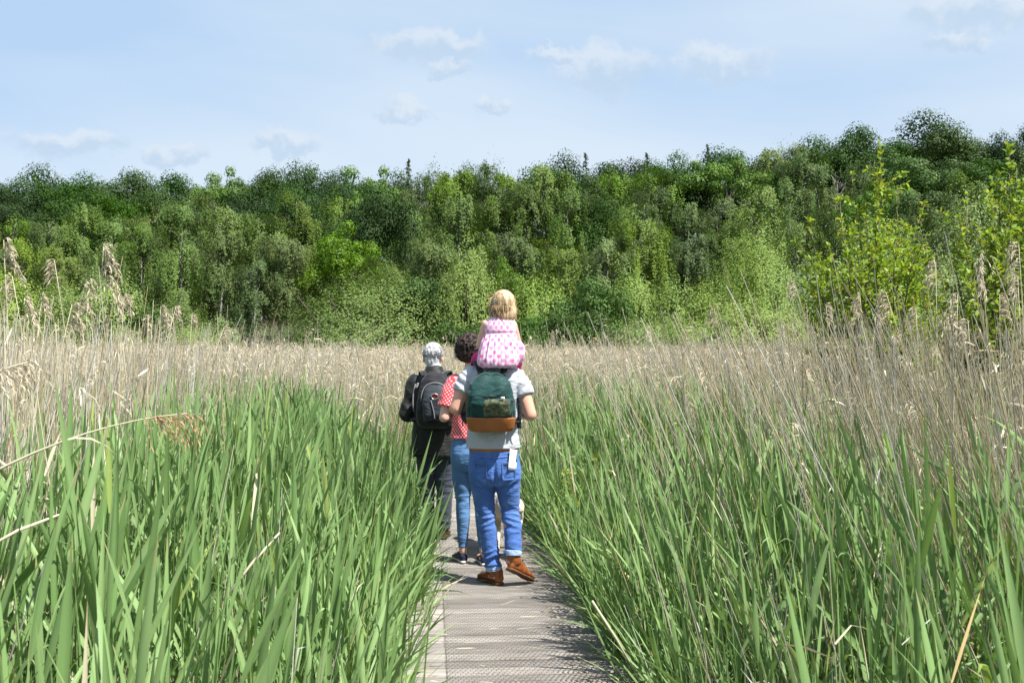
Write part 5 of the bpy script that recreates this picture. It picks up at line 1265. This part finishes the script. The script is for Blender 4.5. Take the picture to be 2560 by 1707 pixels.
# ------------------------------------------------------------------ the child
kid = empty('person', (MX, MD, 1.49)); kid.location = (MX, MD, 0); kx = .035
b = Blob()
b.loft([(kx, -.075, 1.525, .10, .085), (kx, -.08, 1.60, .098, .08), (kx + .008, -.085, 1.70, .088, .068), (kx + .012, -.085, 1.78, .090, .06), (kx + .014, -.08, 1.82, .06, .048)])
b.chain([(kx + .014, -.078, 1.80), (kx + .020, -.065, 1.87)], [.038, .036]); Lk, Rk = head(b, (kx + .024, -.058, 1.915), .88, .55, .0)
KA = [[(-.052, -.085, 1.792), (-.098, -.035, 1.645), (-.055, .085, 1.735)], [(.128, -.085, 1.785), (.165, -.03, 1.66), (.075, .09, 1.74)]]
for A in KA: b.chain(A[:2], [.032, .027]); b.chain(A[1:], [.027, .019])
hand(b, KA[0][2], (.5, .8, .1), (.3, .1, -1), .6, -1, .5); hand(b, KA[1][2], (-.5, .8, .1), (-.3, .1, -1), .6, 1, .5)
for s in (-1, 1):
    b.chain([(kx + s * .075, -.05, 1.555), (kx * .5 + s * .135, .14, 1.545)], [.058, .044]); b.chain([(kx * .5 + s * .135, .14, 1.545), (kx * .3 + s * .115, .185, 1.30)], [.044, .030]); b.chain([(kx * .3 + s * .115, .175, 1.29), (kx * .3 + s * .105, .255, 1.255)], [.026, .022])
link('body', b.solid('body', .0055, 4, thin=.3), MAT['skin2'], kid); face_parts(kid, Lk, Rk, .88, MAT['eye'], MAT['lip'])
b = Blob()
for s in (-1, 1):
    b.chain([(kx + s * .070, -.065, 1.552), (kx * .6 + s * .124, .03, 1.552), (kx * .5 + s * .135, .14, 1.535)], [.064, .056, .050], 16); b.chain([(kx * .5 + s * .135, .14, 1.535), (kx * .3 + s * .118, .185, 1.335)], [.051, .036], 14, (True, False))
b.ell((kx, -.075, 1.56), (.115, .09, .07)); link('leggings', b.solid('leggings', .008, 3, lambda co, no: .003 * nz3(co, 18, 18, 30, 1)), MAT['magenta'], kid)
b = Blob()
b.loft([(kx - .008, -.085, 1.492, .122, .098), (kx - .006, -.088, 1.510, .136, .110), (kx - .004, -.088, 1.545, .145, .115), (kx, -.088, 1.60, .138, .106), (kx + .004, -.086, 1.66, .128, .092), (kx + .008, -.085, 1.715, .112, .077), (kx + .010, -.085, 1.73, .109, .075), (kx + .012, -.085, 1.785, .106, .068), (kx + .014, -.083, 1.815, .096, .058), (kx + .015, -.078, 1.838, .072, .046), (kx + .017, -.075, 1.850, .045, .042)], 32, 2.4)
b.ell((kx + .145, -.06, 1.60), (.035, .05, .075))
def dress_fold(co, no):
    sk = 1 - sstep(co[:, 2], 1.68, 1.735); a = np.arctan2(co[:, 0] - kx, -(co[:, 1] + .087)); w_ = np.sin(a * 17 + 2.2 * nz3(co, 5, 5, 4, 1)) * .5 + np.sin(a * 29 + 1.5) * .3
    seam_ = np.exp(-((co[:, 2] - 1.728) / .008) ** 2)
    return .0075 * w_ * sk * (.5 + .5 * sstep(co[:, 2], 1.5, 1.6)) - .006 * seam_ + .004 * nz3(co, 12, 12, 16, 5)
dr = link('dress', b.solid('dress', .006, 3, dress_fold, cyl_pat(kx, -.085, .115)), MAT['hearts'], kid)
# hair: cap plus loose locks
b = Blob(); b.ell(Lk(0, -.012, .030), (.087 * .9, .105 * .88, .093 * .9), Rk); b.chain([Lk(0, -.055, .0), Lk(0, -.062, -.06)], [.062, .066], 16, flat=.6)
link('hair', white_col(b.solid('hair', .005, 2, lambda co, no: .004 * ridges(co, 45, 45, 8, 3))), MAT['blond'], kid)
rngh = np.random.default_rng(17); pl = []; cs = []
cc = Lk(0, -.006, .028)
for i in range(900):
    a = rngh.uniform(-2.5, 2.5); el = rngh.uniform(.15, 1.53)
    d0 = Rk @ np.array([math.sin(a) * math.cos(el), -math.cos(a) * math.cos(el), math.sin(el)])
    p0 = cc + d0 * np.array([.078, .092, .088]); hz = unit(np.array([d0[0], d0[1], 0])); end_z = 1.825 + rngh.uniform(-.012, .035) + .03 * max(0, -math.cos(a))
    p1 = cc + hz * .086 + np.array([0, 0, .0]); p1[2] = min(p0[2], 1.92); p2 = cc + hz * rngh.uniform(.076, .090) + rngh.normal(size=3) * .006; p2[2] = (p1[2] + end_z) / 2; p3 = cc + hz * rngh.uniform(.066, .094) + rngh.normal(size=3) * .009; p3[2] = end_z
    pl.append(spline([p0, p1, p2, p3], 9)); cs.append(np.array([1.0, .97, .9]) * rngh.uniform(.62, 1.2))
for i in range(26):                                        # flyaway wisps at the left temple
    p0 = Lk(-.06, .02, .05) + rngh.normal(size=3) * .012; e = p0 + np.array([-.035, .0, -.01]) + rngh.normal(size=3) * .014; pl.append(spline([p0, (p0 + e) / 2 + np.array([0, 0, .012]), e], 6)); cs.append(np.array([1.1, 1.05, .95]))
for i in range(60):                                        # stray ends round the outline
    a = rngh.uniform(-2.6, 2.6); d0 = Rk @ np.array([math.sin(a), -math.cos(a), 0]); p0 = cc + d0 * .082 + np.array([0, 0, rngh.uniform(-.06, .05)])
    e = p0 + d0 * rngh.uniform(.006, .022) + np.array([0, 0, -rngh.uniform(.02, .06)]) + rngh.normal(size=3) * .01; pl.append(spline([p0, (p0 + e) / 2 + d0 * .008, e], 6)); cs.append(np.array([1.05, 1.0, .92]))
link('locks', strands(pl, .0032, rngh, cs).mesh('locks'), MAT['blond'], kid)
q = Blob(); q.chain([Lk(-.085, -.02, .045), Lk(-.088, -.028, .02)], [.008, .006]); link('hair_clip', q.solid('hair_clip', .003, 1), MAT['clip'], kid)
b = Blob(); 
for s in (-1, 1): b.rings(foot_rings((kx * .3 + s * .117, .160, 1.235), (kx * .3 + s * .105, .295, 1.225), [(0, .018, 0, .05), (.2, .024, 0, .06), (.5, .026, 0, .05), (.8, .027, 0, .036), (1, .015, .004, .026)]))
link('shoes', b.solid('shoes', .005, 2), MAT['magenta'], kid)
tag(kid, 'small blonde child in a pink heart-print dress riding on the man\'s shoulders', 'person')

# ------------------------------------------------------------------ the woman in the dotted shirt
WD = 8.23; WX = (1178 - CX) / FPX * WD
wo = empty('person', (WX, WD, 0))
b = Blob()
b.loft([(0, 0, .72, .145, .10), (0, 0, .86, .155, .105), (0, 0, 1.03, .12, .085), (0, 0, 1.2, .130, .09), (0, 0, 1.34, .145, .09), (0, 0, 1.42, .10, .07), (0, .0, 1.47, .055, .05)])
b.chain([(0, 0, 1.42), (-.005, .025, 1.56)], [.052, .046]); Lw, Rw = head(b, (-.012, .045, 1.615), .95, -.15, -.05)
WA = [[(-.150, 0, 1.37), (-.205, -.045, 1.105), (-.115, .155, 1.16)], [(.150, 0, 1.37), (.205, -.045, 1.105), (.115, .155, 1.16)]]
for A in WA:
    A = [np.array(q) for q in A]; b.chain([A[0], (A[0] + A[1]) / 2, A[1]], [.046, .042, .036]); b.chain([A[1], A[1] * .6 + A[2] * .4, A[2]], [.038, .036, .024])
hand(b, WA[0][2], (.4, .8, .3), (.8, 0, -.3), .9, -1, .6); hand(b, WA[1][2], (-.4, .8, .3), (-.8, 0, -.3), .9, 1, .6)
WLL = [(-.072, 0, .80), (-.060, .01, .48), (-.062, .0, .09)]; WRL = [(.072, 0, .80), (.075, .0, .48), (.096, -.09, .095)]
b.chain(WLL, [.075, .05, .030]); b.chain(WRL, [.075, .05, .030]); b.chain([(-.05, .0, .05), (-.12, .12, .035)], [.028, .024]); b.chain([(.1, -.09, .05), (.06, .05, .035)], [.028, .024])
link('body', b.solid('body', .006, 4, thin=.3), MAT['skin2'], wo); face_parts(wo, Lw, Rw, .95, MAT['eye'], MAT['lip'])
b = Blob()
b.loft([(-.002, 0, .945, .152, .118), (0, 0, 1.0, .150, .112), (0, 0, 1.10, .142, .102), (0, 0, 1.2, .146, .104), (0, 0, 1.32, .158, .104), (0, 0, 1.39, .145, .090), (0, .0, 1.435, .085, .065), (0, .005, 1.46, .058, .055)], 28, 2.2)
for A in WA:
    A = [np.array(q) for q in A]; q = A[0] * .30 + A[1] * .70; b.chain([A[0] * np.array([.85, 1, 1]), A[0] * .65 + A[1] * .35, q], [.062, .066, .070], 18, (True, False))
sh_fold = lambda co, no: .008 * ridges(np.stack([co[:, 0] + .5 * co[:, 2], co[:, 1], co[:, 2]], 1), 17, 6, 4, 4.4) * (.4 + .6 * (1 - sstep(co[:, 2], 1.0, 1.25))) + .003 * nz3(co, 14, 14, 14, 1)
def shirt_pat(co):
    out = cyl_pat(0, 0, .15)(co)
    for A in WA:                                            # sleeves are printed round their own axis
        p0 = np.array(A[0]); ax = unit(np.array(A[1]) - p0); s1 = unit(np.cross(ax, [0, 1.0, 0])); s2 = np.cross(ax, s1); r = co - p0; v = r @ ax
        dist = np.linalg.norm(r - v[:, None] * ax, axis=1); k = (np.abs(co[:, 0]) > .135) & (np.sign(co[:, 0]) == np.sign(p0[0])) & (v > .02) & (dist < .09)
        out[k, 0] = np.arctan2(r[k] @ s2, r[k] @ s1) * .068; out[k, 1] = v[k]
    return out
link('shirt', b.solid('shirt', .007, 3, sh_fold, shirt_pat), MAT['dots'], wo)
b = Blob(); b.loft([(0, 0, .965, .142, .105), (0, 0, .92, .148, .110), (0, -.008, .83, .158, .122), (0, -.006, .76, .156, .115), (0, 0, .70, .145, .10)], 28, 2.2)
b.chain([(-.075, -.004, .80), (-.072, 0, .64), (-.060, .008, .48), (-.062, -.006, .34), (-.062, .0, .118)], [.082, .074, .056, .053, .034], 18, (True, False)); b.chain([(.075, -.004, .80), (.074, 0, .64), (.076, .0, .48), (.086, -.05, .34), (.096, -.085, .125)], [.082, .074, .056, .053, .034], 18, (True, False))
dn = link('jeans', b.solid('jeans', .007, 3, lambda co, no: .005 * ridges(co, 5, 5, 26, 6.3) * (np.exp(-((co[:, 2] - .48) / .09) ** 2) + .7 * np.exp(-((co[:, 2] - .17) / .07) ** 2)) + .003 * nz3(co, 9, 9, 8, 2)), MAT['denim2'], wo)
shoe(wo, 'plimsoll', (-.045, -.035, 0), (-.135, .195, 0), (-.06, .0, .05), .034, MAT['navy'], MAT['white'], None, h=.082)
shoe(wo, 'plimsoll', (.115, -.135, 0), (.060, .105, 0), (.09, -.09, .05), .034, MAT['navy'], MAT['white'], None, h=.082)
b = Blob(); b.ell(Lw(0, -.012, .02), (.10, .112, .105), Rw); b.ell(Lw(0, -.05, -.035), (.085, .07, .06), Rw)
link('hair', white_col(b.solid('hair', .006, 2, lambda co, no: .014 * ridges(co, 38, 38, 38, 2.7))), MAT['brown'], wo)
pl = []; cs = []; c0 = Lw(0, -.018, .012)
for i in range(750):                                       # corkscrew curls
    dd = unit(rngh.normal(size=3)); 
    if (Rw.T @ dd)[1] > .45: dd[1] -= 1.0; dd = unit(dd)
    if dd[2] < -.55: dd[2] = -.3
    p = c0 + dd * np.array([.100, .108, .108]); L = rngh.uniform(.025, .055); t_ = np.linspace(0, 1, 12)[:, None]; ax = unit(dd * .35 + np.array([0, 0, -.8]) + rngh.normal(size=3) * .4); u = unit(np.cross(ax, rngh.normal(size=3))); v = np.cross(ax, u); ph = rngh.uniform(0, 6); r = rngh.uniform(.005, .010)
    pl.append(p + ax * L * t_ + r * (u * np.cos(t_ * 11 + ph) + v * np.sin(t_ * 11 + ph))); cs.append(np.ones(3) * rngh.uniform(.4, 1.1))
link('curls', strands(pl, .0034, rngh, cs).mesh('curls'), MAT['brown'], wo)
tag(wo, 'dark curly-haired person in red white-dotted shirt and light blue skinny jeans', 'person')

# ------------------------------------------------------------------ the grey-haired walker in front
OD = 9.29; OX = (1088 - CX) / FPX * OD
om = empty('person', (OX, OD, 0))
b = Blob()
b.loft([(0, 0, .72, .15, .10), (0, 0, .86, .16, .11), (0, 0, 1.03, .15, .105), (0, 0, 1.2, .155, .11), (0, 0, 1.32, .165, .105), (0, .01, 1.40, .11, .075), (0, .02, 1.44, .065, .06)])
b.chain([(0, .02, 1.40), (-.018, .05, 1.51)], [.058, .053]); Lo, Ro = head(b, (-.022, .075, 1.552), 1.0, -.1, -.1)
OA = [[(-.165, .01, 1.34), (-.245, -.035, 1.06), (-.135, .17, 1.10)], [(.165, .01, 1.34), (.245, -.035, 1.06), (.135, .17, 1.10)]]
for A in OA: b.chain(A[:2], [.05, .042]); b.chain(A[1:], [.042, .03])
hand(b, OA[0][2], (.4, .8, .3), (.8, 0, -.3), 1, -1, .6); hand(b, OA[1][2], (-.4, .8, .3), (-.8, 0, -.3), 1, 1, .6)
b.chain([(-.08, 0, .78), (-.075, .04, .44), (-.075, .10, .09)], [.075, .055, .036]); b.chain([(.08, 0, .78), (.08, .01, .44), (.072, -.04, .09)], [.075, .055, .036]); b.chain([(-.075, .11, .05), (-.085, .25, .035)], [.03, .025]); b.chain([(.072, -.03, .05), (.08, .11, .035)], [.03, .025])
link('body', b.solid('body', .006, 4, thin=.3), MAT['skin'], om); face_parts(om, Lo, Ro, 1.0, MAT['eye'], MAT['lip'])
b = Blob()
b.loft([(0, 0, .715, .200, .150), (0, 0, .80, .198, .146), (0, 0, .95, .188, .138), (0, 0, 1.1, .186, .136), (0, 0, 1.25, .192, .134), (0, 0, 1.33, .190, .122), (0, .01, 1.40, .130, .098), (-.008, .02, 1.445, .080, .080), (-.012, .03, 1.478, .070, .074)], 28, 2.3)
for A in OA: A = [np.array(q) for q in A]; b.chain([A[0], (A[0] + A[1]) / 2, A[1]], [.078, .072, .062], 16); b.chain([A[1], A[1] * .15 + A[2] * .85], [.062, .046], 16, (True, False))
coat_fold = lambda co, no: .008 * ridges(np.stack([co[:, 0], co[:, 1], co[:, 2] + .8 * co[:, 0]], 1), 7, 7, 8, 4.4) * sstep(np.abs(co[:, 0]), .12, .2) + .008 * ridges(co, 14, 10, 3, 6) * (1 - sstep(co[:, 2], .8, 1.05)) + .004 * nz3(co, 10, 10, 10, 3)
ct = link('coat', b.solid('coat', .009, 3, coat_fold), MAT['coat'], om)
q = Blob(); q.chain([(-.012, .030, 1.466), (-.015, .036, 1.492)], [.064, .062], 20, (False, False)); link('shirt_collar', q.solid('shirt_collar', .004, 1), MAT['tee'], om)
b = Blob(); b.loft([(0, 0, .95, .16, .115), (0, 0, .80, .172, .125), (0, 0, .70, .165, .105)], 24, 2.2); b.chain([(-.08, 0, .78), (-.078, .03, .44), (-.075, .10, .09)], [.088, .072, .060], 16, (True, False)); b.chain([(.08, 0, .78), (.082, .015, .44), (.073, -.035, .09)], [.088, .072, .060], 16, (True, False))
link('trousers', b.solid('trousers', .009, 3, lambda co, no: .009 * ridges(co, 5, 5, 18, 6.3) * (np.exp(-((co[:, 2] - .45) / .12) ** 2) + np.exp(-((co[:, 2] - .18) / .08) ** 2))), MAT['slate'], om)
shoe(om, 'boot', (.066, -.075, 0), (.085, .205, 0), (.072, -.03, .06), .046, MAT['brownboot'], MAT['lace'], (.073, -.035, .14), h=.105); shoe(om, 'boot', (-.072, .055, 0), (-.095, .33, 0), (-.075, .10, .06), .046, MAT['brownboot'], MAT['lace'], (-.075, .10, .14), h=.105)
b = Blob(); b.ell(Lo(0, -.016, .036), (.085, .103, .094), Ro); b.ell(Lo(0, -.055, -.03), (.062, .05, .06), Ro)
link('hair', white_col(b.solid('hair', .005, 2, lambda co, no: .006 * ridges(co, 34, 34, 16, 2.7))), MAT['grey'], om)
pl = []; cs = []; c0 = Lo(0, -.016, .034)
for i in range(900):
    dd = unit(rngh.normal(size=3)); dd[2] = abs(dd[2]) * 1.2 - .25; dd = unit(dd)
    if (Ro.T @ dd)[1] > .5: continue
    p = c0 + dd * np.array([.085, .103, .094]) * .985; e = p + unit(np.array([dd[0] * .4 + .25, dd[1] * .5, -.55]) + rngh.normal(size=3) * .3) * rngh.uniform(.02, .045); e = c0 + unit((e - c0) / np.array([.085, .103, .094])) * np.array([.085, .103, .094]) * rngh.uniform(.99, 1.07)
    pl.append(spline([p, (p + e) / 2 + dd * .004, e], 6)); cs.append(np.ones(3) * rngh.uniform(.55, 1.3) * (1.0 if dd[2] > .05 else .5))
link('locks', strands(pl, .0036, rngh, cs).mesh('locks'), MAT['grey'], om)
tag(om, 'grey-haired person in a long black coat walking in front with a black rucksack', 'person')

rk = empty('rucksack', (OX, OD, 0))
def rk_(z, w_, d_): return (.018, -.135 - d_ / 2, z, w_, d_ / 2)
b = Blob(); b.loft([rk_(.965, .105, .10), rk_(.985, .145, .15), rk_(1.06, .158, .19), rk_(1.16, .152, .195), rk_(1.27, .140, .17), rk_(1.35, .120, .135), rk_(1.405, .085, .10), rk_(1.428, .05, .07)], 30, 2.8)
link('pack_body', b.solid('pack_body', .008, 3, lambda co, no: .008 * ridges(co, 7, 6, 9, 3.4)), MAT['black'], rk)
b = Blob(); b.loft([(.022, -.320, 1.03, .090, .03), (.022, -.330, 1.08, .105, .04), (.022, -.325, 1.2, .100, .04), (.022, -.310, 1.285, .085, .032), (.022, -.295, 1.325, .05, .02)], 26, 2.6)
link('front_pocket', b.solid('front_pocket', .006, 4, lambda co, no: .006 * ridges(co, 9, 6, 7, 8.4)), cloth_mat('dark_slate_nylon', (.030, .036, .045), .2, .6, .4, 300, .1, 10), rk)
V, Q, T = tube(spline([(-.085, -.30, 1.10), (-.095, -.305, 1.22), (-.06, -.30, 1.315), (.02, -.30, 1.345), (.10, -.30, 1.315), (.138, -.30, 1.22)], 30), .0045, 5); link('zip', mesh_np('zip', V, Q, T), plain_mat('grey_piping', (.22, .22, .22), .6), rk)
V, Q, T = tube(spline([(-.01, -.372, 1.20), (.012, -.373, 1.12), (.022, -.366, 1.05)], 14), .005, 5); link('zip', mesh_np('zip', V, Q, T), plain_mat('grey_zip', (.20, .20, .21), .5), rk)
t_ = np.linspace(0, 2 * math.pi, 25)[:, None]; V, Q, T = tube(np.array([.022, -.368, 1.235]) + np.concatenate([.029 * np.cos(t_), -.004 * np.sin(t_), .022 * np.sin(t_)], 1), .0038, 6, False); bdg = link('badge_ring', mesh_np('badge_ring', V, Q), MAT['silver'], rk)
q = Blob(); q.ell((.022, -.364, 1.235), (.026, .005, .019)); link('badge_face', q.solid('badge_face', .003, 1), MAT['red'], bdg)
for s in (-1, 1):
    V, Q = ribbon(spline([(s * .075, -.15, 1.40), (s * .10, -.08, 1.43), (s * .118, .02, 1.425), (s * .135, .12, 1.34), (s * .155, .145, 1.22), (s * .19, .08, 1.10), (s * .195, -.05, 1.04), (s * .16, -.16, 1.02)], 36), (1, 0, .15), .05, .012); link('shoulder_strap', mesh_np('shoulder_strap', V, Q), MAT['strap'], rk)
    V, Q = ribbon(spline([(s * .150, -.20, 1.33), (s * .165, -.235, 1.25), (s * .168, -.24, 1.17), (s * .160, -.235, 1.10)], 12), (.5, 1, 0), .018, .004); link('side_strap', mesh_np('side_strap', V, Q), plain_mat('grey_webbing', (.16, .16, .17), .7), rk)
    q = Blob(); q.chain([(s * .128, -.235, 1.335), (s * .138, -.245, 1.305)], [.010, .009]); link('buckle', q.solid('buckle', .003, 1), plain_mat('grey_plastic', (.18, .18, .18), .4), rk)
tag(rk, 'black rucksack with silver oval badge on the grey-haired walker\'s back', 'rucksack')

# ------------------------------------------------------------------ dog beside the woman
DD = 8.62; DX = (1259 - CX) / FPX * DD
dog = empty('dog', (DX, DD, 0)); dog.rotation_euler = (0, 0, .08)
b = Blob(); a = np.arange(18) * 2 * math.pi / 18
def dr_(y, z, rx, rz): return np.stack([rx * np.cos(a), np.full(18, y), z + rz * np.sin(a)], 1)
b.rings([dr_(-.345, .43, .03, .04), dr_(-.32, .43, .075, .085), dr_(-.22, .42, .108, .112), dr_(-.06, .415, .100, .105), dr_(.10, .405, .110, .130), dr_(.24, .41, .108, .142), dr_(.33, .44, .078, .105), dr_(.38, .47, .04, .06)])
b.chain([(0, .28, .46), (0, .42, .60)], [.095, .070]); b.ell((0, .47, .635), (.068, .085, .068)); b.chain([(0, .52, .62), (0, .62, .595)], [.042, .030])
for s in (-1, 1):
    b.chain([(s * .068, -.23, .40), (s * .085, -.14, .275), (s * .076, -.315, .150), (s * .076, -.295, .035), (s * .078, -.245, .024)], [.078, .056, .027, .024, .025])
    b.chain([(s * .075, .24, .36), (s * .080, .19, .25), (s * .076, .225, .115), (s * .076, .235, .03), (s * .077, .275, .022)], [.062, .042, .026, .024, .025])
    b.chain([(s * .058, .455, .675), (s * .085, .47, .62), (s * .080, .485, .575)], [.018, .024, .014], flat=.5)
b.chain([(0, -.32, .47), (0, -.395, .42), (-.012, -.44, .31), (-.016, -.452, .215)], [.032, .028, .024, .010])
link('body', b.solid('body', .007, 4, lambda co, no: .004 * nz3(co, 40, 40, 40, 2), thin=.5), MAT['cream'], dog)
q = Blob(); q.chain([(0, .325, .505), (0, .345, .525)], [.0865, .085], 20, (False, False)); link('collar', q.solid('collar', .004, 1), MAT['orange'], dog)
q = Blob(); q.ell((0, .648, .602), (.018, .012, .013)); link('nose', q.solid('nose', .003, 1), MAT['nose'], dog)
for s in (-1, 1): q = Blob(); q.ell((s * .032, .535, .655), (.010, .010, .010)); link('eye', q.solid('eye', .003, 1), MAT['nose'], dog)
tag(dog, 'cream dog walking away beyond the man\'s legs', 'dog')
